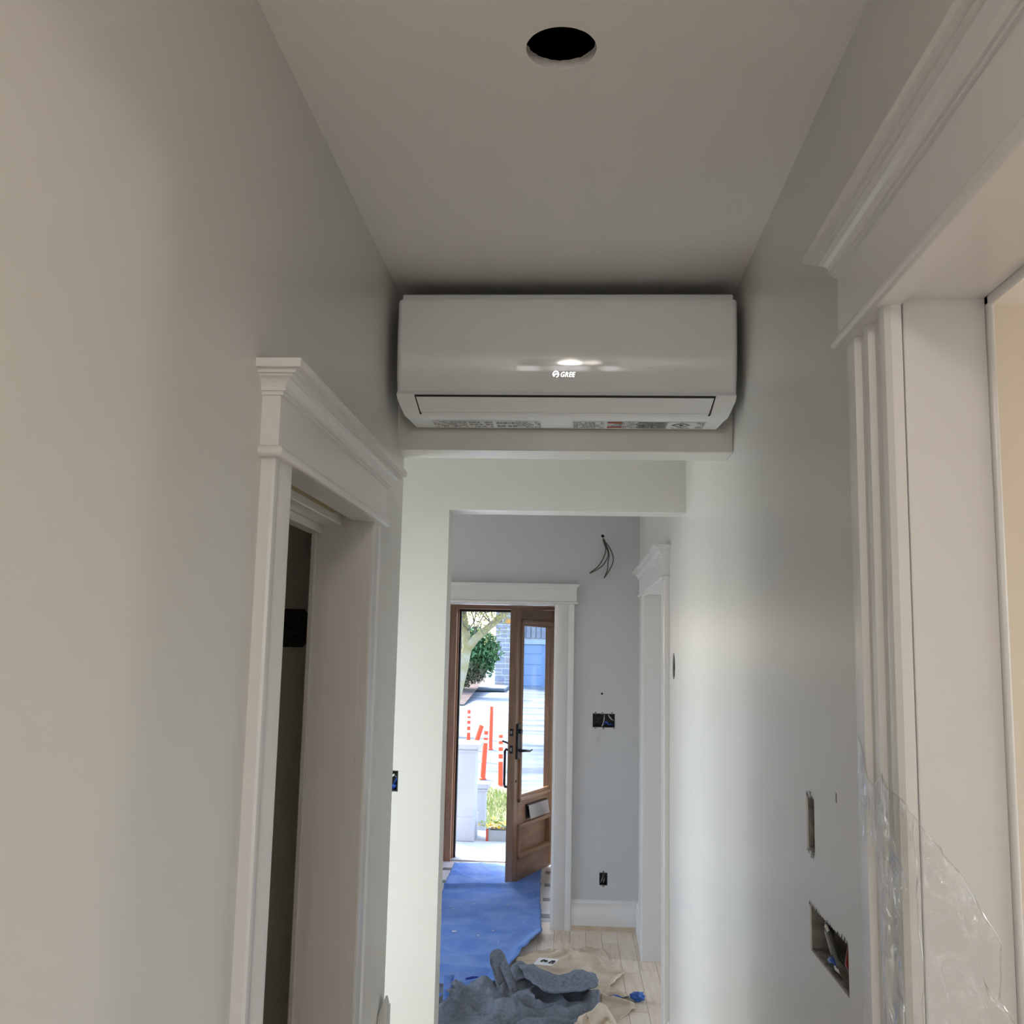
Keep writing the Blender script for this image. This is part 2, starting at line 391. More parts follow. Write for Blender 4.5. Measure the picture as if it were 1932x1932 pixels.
# passage to the left, ending in a window
st(slab('wall_passage_end', lambda u, v, d: (-1.28-d, u, v), YB2-.1, Y2+.1, 0, ZC, .1, M['wall'], holes=[(2.93, 3.79, .06, 2.10)]))
# entry room
st(slab('wall_entry_left', lambda u, v, d: (-2.6-d, u, v), Y2b-.2, Y3b, 0, ZC, .1, M['wall_gray'], holes=[(5.12, 6.38, .12, 2.2)]))
EO0, EO1, EZ = -1.06, -.107, 2.05
HB = (.137, .281, 1.257, 1.345); HO = (.190, .241, .277, .355)
st(slab('wall_entry_back', lambda u, v, d: (u, Y3+d, v), -2.7, XR, 0, ZC, Y3b-Y3, M['wall_gray'], holes=[(EO0, EO1, -1, EZ), HB, HO],
        rounds=[(.197, 1.471, .007, .1), (.192, 2.503, .011, .1)], mhole=M['gypsum']))
# vestibule
st(boxo('wall_vestibule_left', (-1.22, -1.10, Y3b, Y4, 0, ZC), M['wall_gray']))
st(boxo('wall_vestibule_right', (-.03, .09, Y3b, Y4, 0, ZC), M['wall_gray']))
st(slab('wall_outside', lambda u, v, d: (u, Y4+d, v), -4, 4, -.6, 3.4, Y4b-Y4, M['wall_gray'], holes=[(-1.05, -.05, -.02, 2.12)]))
# side room at the far right opening
st(boxo('wall_side_room_back', (XR+.108, 2.7, 6.45, 6.55, 0, ZC), M['wall']))
st(boxo('wall_side_room_front', (XR+.108, 2.7, 3.7, 3.8, 0, ZC), M['wall']))
st(slab('wall_side_room_end', lambda u, v, d: (2.6+d, u, v), 3.7, 6.55, 0, ZC, .1, M['wall'], holes=[(4.88, 6.12, .12, 2.2)]))
# warm room to the right
st(boxo('wall_warm_room_back', (XR+.108, 3.6, 2.75, 2.85, 0, ZC), M['warmwall']))
st(slab('wall_warm_room_end', lambda u, v, d: (3.5+d, u, v), -1.3, 2.85, 0, ZC, .1, M['warmwall'], holes=[(-.95, .95, .6, 2.3)]))
st(boxo('wall_warm_room_front', (XR+.108, 3.6, -1.3, -1.2, 0, ZC), M['warmwall']))
# room behind the photographer
st(boxo('wall_rear_left', (-2.7, -2.6, -4.6, -1.2, 0, ZC), M['wall']))
st(boxo('wall_rear_right', (3.0, 3.1, -4.6, -1.2, 0, ZC), M['wall']))
st(boxo('wall_rear_return_left', (-2.7, XL-.12, -1.2, -1.1, 0, ZC), M['wall']))
st(slab('wall_rear', lambda u, v, d: (u, -4.45-d, v), -2.7, 3.1, 0, ZC, .1, M['wall'], holes=[(-.90, -.45, 1.62, 2.32), (-.35, .27, 1.62, 2.32), (.41, .73, 1.62, 2.32)]))
def window(name, fn, u0, u1, v0, v1, nu, nv, label):
    w = st(empty(name, fn((u0+u1)/2, v0, 0)), label)
    mb = MB()
    for a, b, c, d in ((u0, u0+.04, v0, v1), (u1-.04, u1, v0, v1), (u0, u1, v0, v0+.04), (u0, u1, v1-.04, v1)):
        mb.box(a, b, c, d, -.02, .08, lambda x, y, z: fn(x, y, z))
    keep(w, mb.build('window_frame', M['trim']))
    for k in range(1, nu): u = u0+(u1-u0)*k/nu; keep(w, MB().box(u-.012, u+.012, v0, v1, .0, .025, fn).build('glazing_bar', M['trim']))
    for k in range(1, nv): v = v0+(v1-v0)*k/nv; keep(w, MB().box(u0, u1, v-.02, v+.02, .0, .025, fn).build('glazing_bar', M['trim']))
    keep(w, MB().box(u0+.03, u1-.03, v0+.03, v1-.03, .07, .074, fn).build('pane', M['glass']))
window('window_1', lambda u, v, d: (-1.27-d, u, v), 2.93, 3.79, .06, 2.10, 1, 2, 'tall sash window at the end of the side passage')
window('window_2', lambda u, v, d: (u, -4.44-d, v), -.90, -.45, 1.62, 2.32, 1, 2, 'rear sash window, leftmost')
window('window_3', lambda u, v, d: (u, -4.44-d, v), -.35, .27, 1.62, 2.32, 2, 2, 'rear sash window, the wide middle one')
window('window_7', lambda u, v, d: (u, -4.44-d, v), .41, .73, 1.62, 2.32, 1, 3, 'rear sash window, the narrow one')
window('added_window', lambda u, v, d: (-2.59-d, u, v), 5.12, 6.38, .12, 2.2, 2, 1, 'window added for the entry room fill light')  # unseen window added to hold the entry fill light
window('window_6', lambda u, v, d: (3.51+d, u, v), -.95, .95, .6, 2.3, 3, 1, 'wide window of the warm room')
window('window_4', lambda u, v, d: (2.61+d, u, v), 4.88, 6.12, .12, 2.2, 2, 1, 'side room window')

# ------------------------------------------------------------------ door casings
t1 = door_trim('trim_1', left, DO0, DO1, 2.048, .10, .10, .130, False, 'white moulded casing with crowned head round the narrow dark doorway')
# pocket-door jamb lining of that doorway
for nm, b in (('jamb', (XL-.116, XL, DO1, DO1+.02, 0, DZ+.02)), ('jamb', (XL-.116, XL, DO0-.02, DO0, 0, DZ+.02)),
              ('head_jamb', (XL-.030, XL, DO0, DO1, DZ, DZ+.02)), ('head_jamb', (XL-.116, XL-.055, DO0, DO1, DZ-.012, DZ+.02)),
              ('door_stop', (XL-.126, XL-.114, DO1-.012, DO1+.01, 0, DZ)), ('door_stop', (XL-.134, XL-.102, DO0, DO1, DZ-.032, DZ-.012))):
    keep(t1, boxo(nm, b, M['trim'], None, .002))
keep(t1, boxo('track_slot', (XL-.055, XL-.030, DO0, DO1-.10, DZ+.006, DZ+.016), M['brass']))
t2 = door_trim('trim_2', right, -.55, RO1, 2.224, .187, .187, .148, True, 'wide white fluted casing with crowned head round the warm lit opening at right')
for nm, b in (('jamb', (XR+.004, XR+.113, RO1+.006, RO1+.022, 0, RZ+.012)), ('head_jamb', (XR+.004, XR+.113, -.56, RO1+.022, RZ+.006, RZ+.022))):
    keep(t2, boxo(nm, b, M['trim'], None, .002))
keep(t2, boxo('corner_edge', (XR+.113, XR+.121, RO1-.004, RO1+.09, 0, RZ+.10), M['trim'], None, .003))
keep(t2, boxo('corner_edge', (XR+.113, XR+.121, -.6, RO1+.10, RZ-.006, RZ+.10), M['trim'], None, .003))
t3 = door_trim('trim_3', right, FO0, FO1, FZ-.004, .14, .14, .135, True, 'white casing with crowned head on the right wall of the entry, beyond the round wall hole')
for nm, b in (('jamb', (XR-.002, XR+.113, FO1, FO1+.012, 0, FZ)), ('jamb', (XR-.002, XR+.113, FO0-.012, FO0, 0, FZ)), ('head_jamb', (XR-.002, XR+.113, FO0, FO1, FZ, FZ+.012))):
    keep(t3, boxo(nm, b, M['trim'], None, .002))
t4 = door_trim('trim_4', back, EO0, EO1, EZ, .12, .12, .118, False, 'white casing with plain head board round the vestibule opening', cs=.55)
for nm, b in (('jamb', (EO0-.01, EO0+.012, Y3, Y3b, 0, EZ)), ('jamb', (EO1-.012, EO1+.01, Y3, Y3b, 0, EZ)), ('head_jamb', (EO0, EO1, Y3, Y3b, EZ-.012, EZ+.008))):
    keep(t4, boxo(nm, b, M['trim'], None, .002))

BASE = [(0, 0), (.016, 0), (.016, .128), (.013, .134), (.013, .170), (.009, .176), (.006, .186), (0, .188)]
def baseboard(name, fn, a0, a1, label):
    o = MB().prism([(p, z) for p, z in BASE], lambda p, z, w: fn(p, w, z), a0, a1).build(name, M['trim'], None, 30); return st(o, label)
baseboard('baseboard_back', back, EO1+.12, XR-.001, 'tall white baseboard beside the vestibule casing, bare at the floor')
baseboard('baseboard_right', right, FO1+.14, Y3-.017, 'short white baseboard between the casing and the corner')
baseboard('baseboard_hall_right', right, RO1+.187, FO0-.14, 'white baseboard along the hall')
for a, b in ((EO1+.125, XR-.02),):
    st(boxo('trim_5', (a, b, Y3-.0175, Y3-.0155, 0.004, .034), M['wood_end']), 'bare tan strip at the foot of the baseboard')

# grey protective sheet wrapped round the end of the left wall
rows = []
for k in range(13):
    a = k/12; rows.append([])
    for z in (0, .3, .6, .78+.04*math.sin(PI*min(1, a*1.15))):
        rows[-1].append((XL+.001+.012*min(1, a*3), YB2-.10+.118*a, z))
o = MB().grid(rows).build('protective_sheet', M['wall'], None, 60); solid(o, .002)
tag(o, 'low pale sheet wrapped on the end of the left wall, curled at its top corner', 'sheet')

# ------------------------------------------------------------------ front door
HG = Vector((-.136, 8.395, 0)); D = Vector((-.360, -.933, 0)).normalized(); N = Vector((.933, -.360, 0)).normalized(); TH = .062
def dfn(u, n, z): p = HG+D*u+N*n; return (p.x, p.y, z)          # u from hinge, n outwards on the room side, z up
door = st(empty('door_1', dfn(0, 0, 0)), 'brown oak front door with a tall glass light, standing open into the vestibule')
def dbox(nm, b, m, par=door, bv=.004):
    o = MB().box(b[0], b[1], b[2], b[3], b[4], b[5], dfn).build(nm, m); keep(door, o)
    if par is not door: o.parent = par; o.matrix_parent_inverse = Matrix.Identity(4); 
    if bv: bevel(o, bv)
    return o
DW, DH = .80, 2.066
dbox('stile', (0, .088, -TH, 0, .012, DH), M['wood']); dbox('stile', (.722, DW, -TH, 0, .012, DH), M['wood'])
dbox('rail', (.088, .722, -TH, 0, 1.978, DH), M['wood_x']); dbox('rail', (.088, .722, -TH, 0, .43, .592), M['wood_x']); dbox('rail', (.088, .722, -TH, 0, .012, .178), M['wood_x'])
dbox('panel', (.088, .722, -TH+.02, -.020, .178, .43), M['wood_x'])
def frame_mould(u0, u1, z0, z1, nm):
    for s in (1,):
        for a, b, c, d in ((u0, u1, z0, z0+.034), (u0, u1, z1-.034, z1), (u0, u0+.03, z0, z1), (u1-.03, u1, z0, z1)):
            dbox(nm, (a, b, -.025, .020, c, d), M['wood'], bv=.010)
            if nm == 'glazing_moulding': dbox(nm, (a+.01 if b-a > .1 else a, b, -.024, .004, c+(.02 if c == z0 else -.02), d+(.02 if c == z0 else -.02)), M['wood'], bv=.006) if b-a > .1 else None
frame_mould(.086, .728, .592, 1.980, 'glazing_moulding'); frame_mould(.086, .728, .176, .432, 'panel_moulding')
dbox('pane', (.115, .70, -.036, -.030, .62, 1.95), M['glass'], bv=0)
# lock set
dbox('lock_plate', (.735, .785, 0, .016, .918, 1.182), M['bronze'], bv=.004)
lv = MB().tube([dfn(.755, .016, .982), dfn(.755, .05, .982), dfn(.74, .058, .982), dfn(.66, .06, .972), dfn(.60, .055, .978)], [.012, .011, .010, .008, .006], 8).build('lever', M['bronze'], None, 50); keep(door, lv)
kb = MB().tube([dfn(.757, .016, 1.125), dfn(.757, .036, 1.125)], .018, 12).build('thumb_turn', M['bronze'], None, 50); keep(door, kb)
for z0, z1 in ((.96, 1.02), (1.09, 1.145)):
    dbox('latch_plate', (DW-.001, DW+.003, -.045, -.018, z0, z1), M['bronze'], bv=.001)
    dbox('latch_bolt', (DW, DW+.010, -.039, -.024, z0+.017, z1-.017), M['steel'], bv=.003)
keep(door, MB().tube([dfn(.755, -TH, .975), dfn(.755, -TH-.035, .985), dfn(.755, -TH-.042, .97), dfn(.755, -TH-.042, .72), dfn(.755, -TH-.035, .705), dfn(.755, -TH, .705)], .010, 6).build('pull_handle', M['bronze'], None, 40))
keep(door, MB().tube([dfn(.755, -TH, 1.02), dfn(.755, -TH-.03, 1.035), dfn(.755, -TH-.065, 1.045)], .007, 6).build('thumb_latch', M['bronze'], None, 40))
keep(door, MB().tube([dfn(.774, 0, .755), dfn(.774, .006, .755)], .009, 10).build('door_plug', M['bronze'], None, 40))
# letter slot with its flap ajar
dbox('letter_slot', (.20, .575, 0, .006, .452, .558), M['black'], bv=.001)
dbox('letter_slot_hood', (.19, .585, .0, .022, .545, .562), M['bronze'], bv=.006)
fp = MB().grid([[dfn(.195, .022, .552), dfn(.575, .022, .552)], [dfn(.195, .040, .452), dfn(.575, .040, .452)]]).build('letter_flap', M['steel']); keep(door, fp); solid(fp, .004)
for z in (.25, 1.05, 1.85): keep(door, MB().tube([dfn(-.012, .0, z-.05), dfn(-.012, .0, z+.05)], .009, 8).build('hinge', M['bronze'], None, 50))
# timber frame of the front door
fr = st(empty('trim_6', (-.55, 8.5, 0)), 'brown oak frame of the front door with black weather strip')
for nm, b, m in (('jamb', (-1.05, -.985, Y4-.04, Y4b-.02, 0, 2.115), M['wood']), ('jamb_stop', (-.99, -.972, Y4+.02, Y4b-.02, 0, 2.08), M['wood']),
                 ('jamb', (-.115, -.05, Y4-.04, Y4b-.02, 0, 2.115), M['wood']), ('head_jamb', (-.99, -.11, Y4-.04, Y4b-.02, 2.078, 2.115), M['wood_x']),
                 ('weather_strip', (-.972, -.955, Y4+.05, Y4+.10, 0, 2.066), M['black']), ('weather_strip', (-.972, -.13, Y4+.05, Y4+.10, 2.058, 2.078), M['black']),
                 ('casing_strip', (-1.105, -1.04, Y4-.055, Y4-.02, 0, 2.14), M['wood']), ('casing_strip', (-1.105, -.03, Y4-.055, Y4-.02, 2.10, 2.16), M['wood_x'])):
    keep(fr, boxo(nm, b, m, None, .003))
keep(fr, boxo('threshold', (-1.05, -.05, Y4-.03, 8.76, -.06, .012), M['porch'], None, .006))

# ------------------------------------------------------------------ air conditioner
ac = empty('air_conditioner', (-.028, YB, 2.357)); tag(ac, 'white wall mounted split air conditioner on the bulkhead below the ceiling', 'air conditioner')
AL, AR = -.474, .418
def loft(name, prof, secs, m, smooth=30):
    """prof: list of (y,z,inset); secs: list of (x, side, dy)"""
    rows = []
    for x, sd, dy in secs: rows.append([(x+(-sd)*p[2], p[0]+dy, p[1]) for p in prof])
    mb = MB().grid(rows); n = len(prof)
    for r in (rows[0], rows[-1]): i = len(mb.v); mb.v += [tuple(q) for q in r]; mb.f.append(tuple(range(i, i+n)))
    for k in range(len(rows)-1): mb.v += [rows[k][0], rows[k+1][0], rows[k+1][-1], rows[k][-1]]; i = len(mb.v)-4; mb.f.append((i, i+1, i+2, i+3))
    o = mb.build(name, m, None, smooth); return keep(ac, o)
def rsecs(l, r, rad):
    s = [(l+rad-rad*math.cos(a), -1, rad-rad*math.sin(a)) for a in [PI/2*k/6 for k in range(7)]]
    return s + [(-q[0]+l+r, 1, q[2]) for q in s[::-1]]
def tilt(z):
    K = [(2.70, 0), (2.56, 0), (2.482, 8.9), (2.453, 14.5), (2.428, 26), (2.416, 48), (2.411, 75)]
    for (a, b), (c, d) in zip(K, K[1:]):
        if z >= c: return math.radians(b+(d-b)*(a-z)/(a-c))
    return math.radians(75)
panel = [(2.545, 2.668, 0), (2.512, 2.668, 0), (2.502, 2.664, 0), (2.4975, 2.655, 0), (2.497, 2.62, 0), (2.497, 2.56, 0)]
yy_, zz_ = 2.497, 2.56
while zz_ > 2.4112:
    zz_ -= .004 if zz_ > 2.43 else .0018; yy_ += math.tan(tilt(zz_))*(.004 if zz_ > 2.43 else .0018); panel.append((yy_, zz_, 0))
panel.append((yy_+.004, 2.4108, 0)); panel.append((2.548, 2.4108, 0))
def panel_y(z): return min(panel[4:-2], key=lambda p: abs(p[1]-z))[0]
loft('front_panel', panel, rsecs(AL, AR, .016), M['plastic'], 40)
body = [(2.70, 2.703, .004), (2.57, 2.703, .004), (2.552, 2.695, .004), (2.54, 2.66, .004), (2.535, 2.43, .004), (2.511, 2.4095, .003), (2.513, 2.405, .003), (2.522, 2.396, .004), (2.557, 2.3655, .016), (2.568, 2.3600, .020), (2.585, 2.3575, .026), (2.68, 2.357, .032), (2.70, 2.362, .032)]
loft('body', body, [(AL, -1, 0), (AL+.0005, -1, 0), (AR-.0005, 1, 0), (AR, 1, 0)], M['plastic_m'], 30)
keep(ac, boxo('added_intake_grille', (AL+.012, AR-.012, 2.575, 2.695, 2.7030, 2.7045), M['black']))  # unseen from below, added in black to cut light bounced onto the ceiling
for k in range(9): keep(ac, boxo('grille_slat', (AL+.012, AR-.012, 2.580+k*.0135, 2.583+k*.0135, 2.7045, 2.7075), M['planter']))
# outlet: flat black plate standing in for the shaded gap, flap and lower vane
import_dir = Vector((0, 2.557-2.513, 2.3655-2.405)).normalized(); nrm = Vector((0, -import_dir.z*-1, 0))
tdir = Vector((0, .0440, -.0395)).normalized(); ndir = Vector((0, -.0395, -.0440)).normalized()
def acp(x, t, n): p = Vector((0, 2.513, 2.405))+tdir*t+ndir*n; return (x, p.y, p.z)
keep(ac, add('outlet_gap_shade', [acp(-.424, -.004, .0012), acp(.3625, -.004, .0012), acp(.353, .0585, .0012), acp(-.4145, .0585, .0012)], [(0, 1, 2, 3)], M['black']))
o = add('louver', [acp(-.4195, .0025, .003), acp(.3575, .0025, .003), acp(.3495, .0500, .003), acp(-.4115, .0500, .003)], [(0, 1, 2, 3)], M['plastic_m']); solid(o, .0022); keep(ac, o)
o = add('lower_vane', [acp(-.4108, .0512, .0027), acp(.3488, .0512, .0027), acp(.3455, .0592, .0022), acp(-.4075, .0592, .0022)], [(0, 1, 2, 3)], M['plastic_m']); solid(o, .0015); keep(ac, o)
keep(ac, boxo('mounting_clip', (-.42, -.395, 2.525, 2.55, 2.664, 2.676), M['plastic_m'], None, .002)); keep(ac, boxo('mounting_clip', (.315, .34, 2.525, 2.55, 2.664, 2.676), M['plastic_m'], None, .002))
# logo lettering
def text_mesh(name, txt, size, shear, m, fn, parent, bold=.0):
    cu = bpy.data.curves.new(name, 'FONT'); cu.body = txt; cu.size = size; cu.shear = shear; cu.offset = bold; cu.extrude = .0004; cu.align_x = 'LEFT'; cu.space_character = 1.12
    ob = bpy.data.objects.new(name, cu); C.objects.link(ob)
    dg = bpy.context.evaluated_depsgraph_get(); me = bpy.data.meshes.new_from_object(ob.evaluated_get(dg)); bpy.data.objects.remove(ob)
    for v in me.vertices: v.co = fn(v.co.x, v.co.y, v.co.z)
    me.materials.clear(); me.materials.append(m)
    o = bpy.data.objects.new(name, me); C.objects.link(o); keep(parent, o); return o
lx, lz = -.0600, 2.4555
pfn = lambda a, b, c: (lx+a, panel_y(lz+.0075)-.0012-c+(.0075-b)*.180, lz+b)
text_mesh('logo_lettering', 'GREE', .0172, .28, M['logo'], lambda a, b, c: pfn(a*.86+.0190, b, c+.0012), ac, .0002)
mb = MB(); R = .0085
def arc(cx, cz, r0, r1, a0, a1, n=16):
    i = len(mb.v)
    for k in range(n+1):
        a = a0+(a1-a0)*k/n; mb.v += [pfn(cx+r0*math.cos(a), cz+r0*math.sin(a), .0013), pfn(cx+r1*math.cos(a), cz+r1*math.sin(a), .0013)]
    for k in range(n): mb.f.append((i+2*k, i+2*k+1, i+2*k+3, i+2*k+2))
arc(.008, .0065, R*.72, R, math.radians(-80), math.radians(235)); arc(.0088, .0045, R*.22, R*.55, math.radians(20), math.radians(190)); arc(.004, .004, .0, R*.34, math.radians(60), math.radians(300), 8)
o = mb.build('logo_emblem', M['logo']); keep(ac, o)
# rating labels on the underside
def lab(x0, x1, y0, y1, nm, mkind):
    o = add(nm, [(x0, y0, 2.3566), (x1, y0, 2.3566), (x1, y1, 2.3563), (x0, y1, 2.3563)], [(0, 1, 2, 3)], mkind); keep(ac, o); return o
M['label'] = mat('label_paper', (.66, .66, .65), .5)
def print_lines(x0, x1, y0, y1, n, seed, m=M['ink'], dens=.75):
    rr = random.Random(seed); mb = MB()
    for k in range(n):
        yc = y0+(y1-y0)*(k+.5)/n; h = (y1-y0)/n*.28; xx = x0
        while xx < x1:
            w = rr.uniform(.003, .012)
            if rr.random() < dens:
                i = len(mb.v); mb.v += [(xx, yc-h, 2.3559), (min(xx+w, x1), yc-h, 2.3559), (min(xx+w, x1), yc+h, 2.3558), (xx, yc+h, 2.3558)]; mb.f.append((i, i+1, i+2, i+3))
            xx += w+rr.uniform(.001, .003)
    keep(ac, mb.build('label_print', m))
M['ink_soft'] = mat('grey_ink', (.22, .22, .22), .7)
for k, (x0, x1, n) in enumerate(((-.385, -.295, 5), (-.288, -.225, 3), (-.213, -.160, 2), (-.158, -.095, 5), (-.004, .078, 5), (.170, .245, 6), (.325, .345, 5))):
    lab(x0-.003, x1+.003, 2.592, 2.672, 'rating_label', M['label']); print_lines(x0, x1, 2.597, 2.668, n, 40+k, M['ink_soft'])
lab(.084, .322, 2.592, 2.672, 'warning_label', M['label'])
print_lines(.128, .235, 2.597, 2.668, 6, 91, M['ink_soft'], .85)
for y0, y1 in ((2.596, 2.609), (2.648, 2.660)): o = boxo('warning_bar', (.087, .127, y0, y1, 2.3552, 2.3559), M['red_ink']); keep(ac, o)
print_lines(.087, .127, 2.612, 2.645, 3, 97, M['ink_soft'])
mb = MB(); cx, cy, rx, ry = .285, 2.626, .026, .026
for (r0, r1) in ((.82, 1.0),):
    i = len(mb.v); q = [(1, 0), (0, 1), (-1, 0), (0, -1)]
    for a, b in q: mb.v += [(cx+rx*r0*a, cy+ry*r0*b, 2.3555), (cx+rx*r1*a, cy+ry*r1*b, 2.3555)]
    for k in range(4): l = (k+1) % 4; mb.f.append((i+2*k, i+2*k+1, i+2*l+1, i+2*l))
i = len(mb.v); mb.v += [(cx-.007, cy-.008, 2.3555), (cx+.007, cy-.008, 2.3555), (cx+.004, cy+.004, 2.3555), (cx, cy+.012, 2.3555), (cx-.004, cy+.002, 2.3555)]; mb.f.append((i, i+1, i+2, i+3, i+4))
keep(ac, mb.build('flame_symbol', M['ink'])); print_lines(.262, .312, 2.655, 2.668, 1, 99, M['ink_soft'])

# ------------------------------------------------------------------ electrical boxes
def jbox(fn, u0, u1, v0, v1, dep, m, label, group=None, ears=(), wires=(), cat='junction box', gap=.002):
    t = empty('junction_box', fn((u0+u1)/2, v0, 0)); tag(t, label, cat, group)
    mb = MB(); w = .0025
    a0, a1, b0, b1 = u0+gap, u1-gap, v0+gap, v1-gap
    for q in ((a0, a0+w, b0, b1), (a1-w, a1, b0, b1), (a0, a1, b0, b0+w), (a0, a1, b1-w, b1)): mb.box(*q, .003, dep, fn)
    mb.box(a0, a1, b0, b1, dep, dep+w, fn); keep(t, mb.build('box_shell', m))
    for (eu, ev) in ears: keep(t, MB().box(eu-.006, eu+.006, ev-.006, ev+.006, -.001, .004, fn).build('mounting_ear', M['metal']))
    for pts, r, wm in wires: keep(t, MB().tube([fn(*p) for p in pts], r, 6).build('wire', wm, None, 60))
    return t
rw = lambda u, v, d: (XR+d, u, v)
jbox(rw, SL[0], SL[1], SL[2], SL[3], .06, M['cavity'], 'narrow dark switch box cut into the right hall wall above the larger hole', ears=[(1.883, 1.498), (1.880, 1.394)],
     wires=[([(1.875, 1.42, .05), (1.872, 1.45, .03), (1.868, 1.48, .05)], .004, M['wire_b']), ([(1.89, 1.41, .05), (1.885, 1.44, .025), (1.88, 1.47, .05)], .003, M['wire_d'])])
jbox(rw, BG[0], BG[1], BG[2], BG[3], .075, M['cavity'], 'wide ragged wall hole full of cables low on the right hall wall', gap=.0005,
     wires=[([(1.84, 1.235, 0.023), (1.82, 1.275, 0.009), (1.80, 1.292, 0.004), (1.77, 1.27, 0.007), (1.70, 1.235, 0.015)], .003, M['wire_w']),
            ([(1.86, 1.295, 0.023), (1.80, 1.285, 0.007), (1.72, 1.255, 0.004), (1.67, 1.24, 0.019)], .006, M['wire_d']),
            ([(1.85, 1.29, 0.023), (1.78, 1.28, 0.007), (1.70, 1.245, 0.004), (1.68, 1.228, 0.019)], .005, M['wire_d']),
            ([(1.80, 1.235, 0.019), (1.785, 1.24, 0.007), (1.765, 1.246, 0.007), (1.755, 1.235, 0.019)], .006, M['wire_b']),
            ([(1.79, 1.238, 0.015), (1.75, 1.236, 0.007), (1.71, 1.238, 0.011)], .003, M['wire_w']),
            ([(1.70, 1.297, 0.019), (1.68, 1.265, 0.007), (1.665, 1.235, 0.019)], .005, M['wire_r'])])
# ragged paper edge along the top of the wide hole
mb = MB(); rr = random.Random(5); u = BG[0]
while u < BG[1]:
    w = rr.uniform(.004, .012); h = rr.uniform(.002, .009)
    mb.v += [rw(u, BG[3]+.0005, -.0006), rw(u+w, BG[3]+.0005, -.0006), rw(u+w*.5, BG[3]+h, -.0008)]; i = len(mb.v)-3; mb.f.append((i, i+1, i+2)); u += w*1.6
for u in (1.858, 1.87, 1.882, 1.895, 1.905):
    mb.v += [rw(u, SL[2], -.0006), rw(u+.008, SL[2], -.0006), rw(u+.004, SL[2]-rr.uniform(.004, .014), -.0008)]; i = len(mb.v)-3; mb.f.append((i, i+1, i+2))
    mb.v += [rw(u, SL[3], -.0006), rw(u+.007, SL[3], -.0006), rw(u+.004, SL[3]+rr.uniform(.003, .012), -.0008)]; i = len(mb.v)-3; mb.f.append((i, i+1, i+2))
o = mb.build('torn_wall_edge', M['dark_metal']); st(o)
st(boxo('trim_7', (XR-.0008, XR+.001, 1.697, 1.701, 1.511, 1.526), M['ink_soft']), 'small scuff mark on the right wall')
# round hole
t = empty('junction_box', (XR+.01, 4.327, 1.63)); tag(t, 'round grey box in the right wall beside the far crowned casing', 'junction box')
mb = MB(); n = 24; c0 = [(XR+.004, 4.327+.054*math.cos(2*PI*k/n), 1.69+.054*math.sin(2*PI*k/n)) for k in range(n)]; c1 = [(XR+.045, p[1], p[2]) for p in c0]
mb.v += c0+c1
for k in range(n): mb.f.append((k, (k+1) % n, n+(k+1) % n, n+k))
mb.f.append(tuple(range(n, 2*n))); keep(t, mb.build('box_shell', M['metal']))
keep(t, MB().tube([(XR+.04, 4.31, 1.70), (XR+.02, 4.33, 1.67), (XR+.04, 4.35, 1.65)], .003, 6).build('wire', M['wire_w']))
# entry wall boxes
bw = lambda u, v, d: (u, Y3+d, v)
jbox(bw, *HB, .055, M['dark_metal'], 'double switch box with blue and white wires in the grey entry wall',
     ears=[(.155, HB[3]+.003), (.20, HB[3]+.002), (.262, HB[3]+.003), (.155, HB[2]-.003), (.208, HB[2]-.004), (.275, HB[2]-.003)],
     wires=[([(.215, 1.338, .04), (.212, 1.31, .0), (.205, 1.28, -.006), (.198, 1.262, .02)], .0035, M['wire_w']), ([(.25, 1.27, .04), (.235, 1.285, .01), (.222, 1.292, .02), (.215, 1.275, .04)], .005, M['wire_b']),
            ([(.27, 1.27, .03), (.255, 1.278, .01), (.235, 1.275, .03)], .005, M['wire_b']), ([(.145, 1.265, .04), (.17, 1.30, .01), (.19, 1.335, .04)], .005, M['wire_d']), ([(.15, 1.33, .04), (.17, 1.30, .012), (.185, 1.268, .04)], .004, M['wire_d']),
            ([(.24, 1.335, .04), (.255, 1.315, .01), (.272, 1.30, .04)], .004, M['wire_w']), ([(.198, 1.262, .01), (.188, 1.23, -.004), (.172, 1.19, -.004), (.160, 1.155, -.002)], .0016, M['wire_w'])])
jbox(bw, *HO, .055, M['dark_metal'], 'single outlet box with two white wires low on the grey entry wall', ears=[(.216, HO[3]+.004), (.216, HO[2]-.004)],
     wires=[([(.20, .285, .04), (.208, .315, .0), (.218, .345, .04)], .003, M['wire_w']), ([(.215, .285, .04), (.222, .315, .0), (.226, .345, .04)], .003, M['wire_w'])])
st(boxo('hole_shade_plug', (.185, .21, Y3+.03, Y3+.035, 1.46, 1.485), M['dark']))  # black plug stands in for the shade inside the small round hole
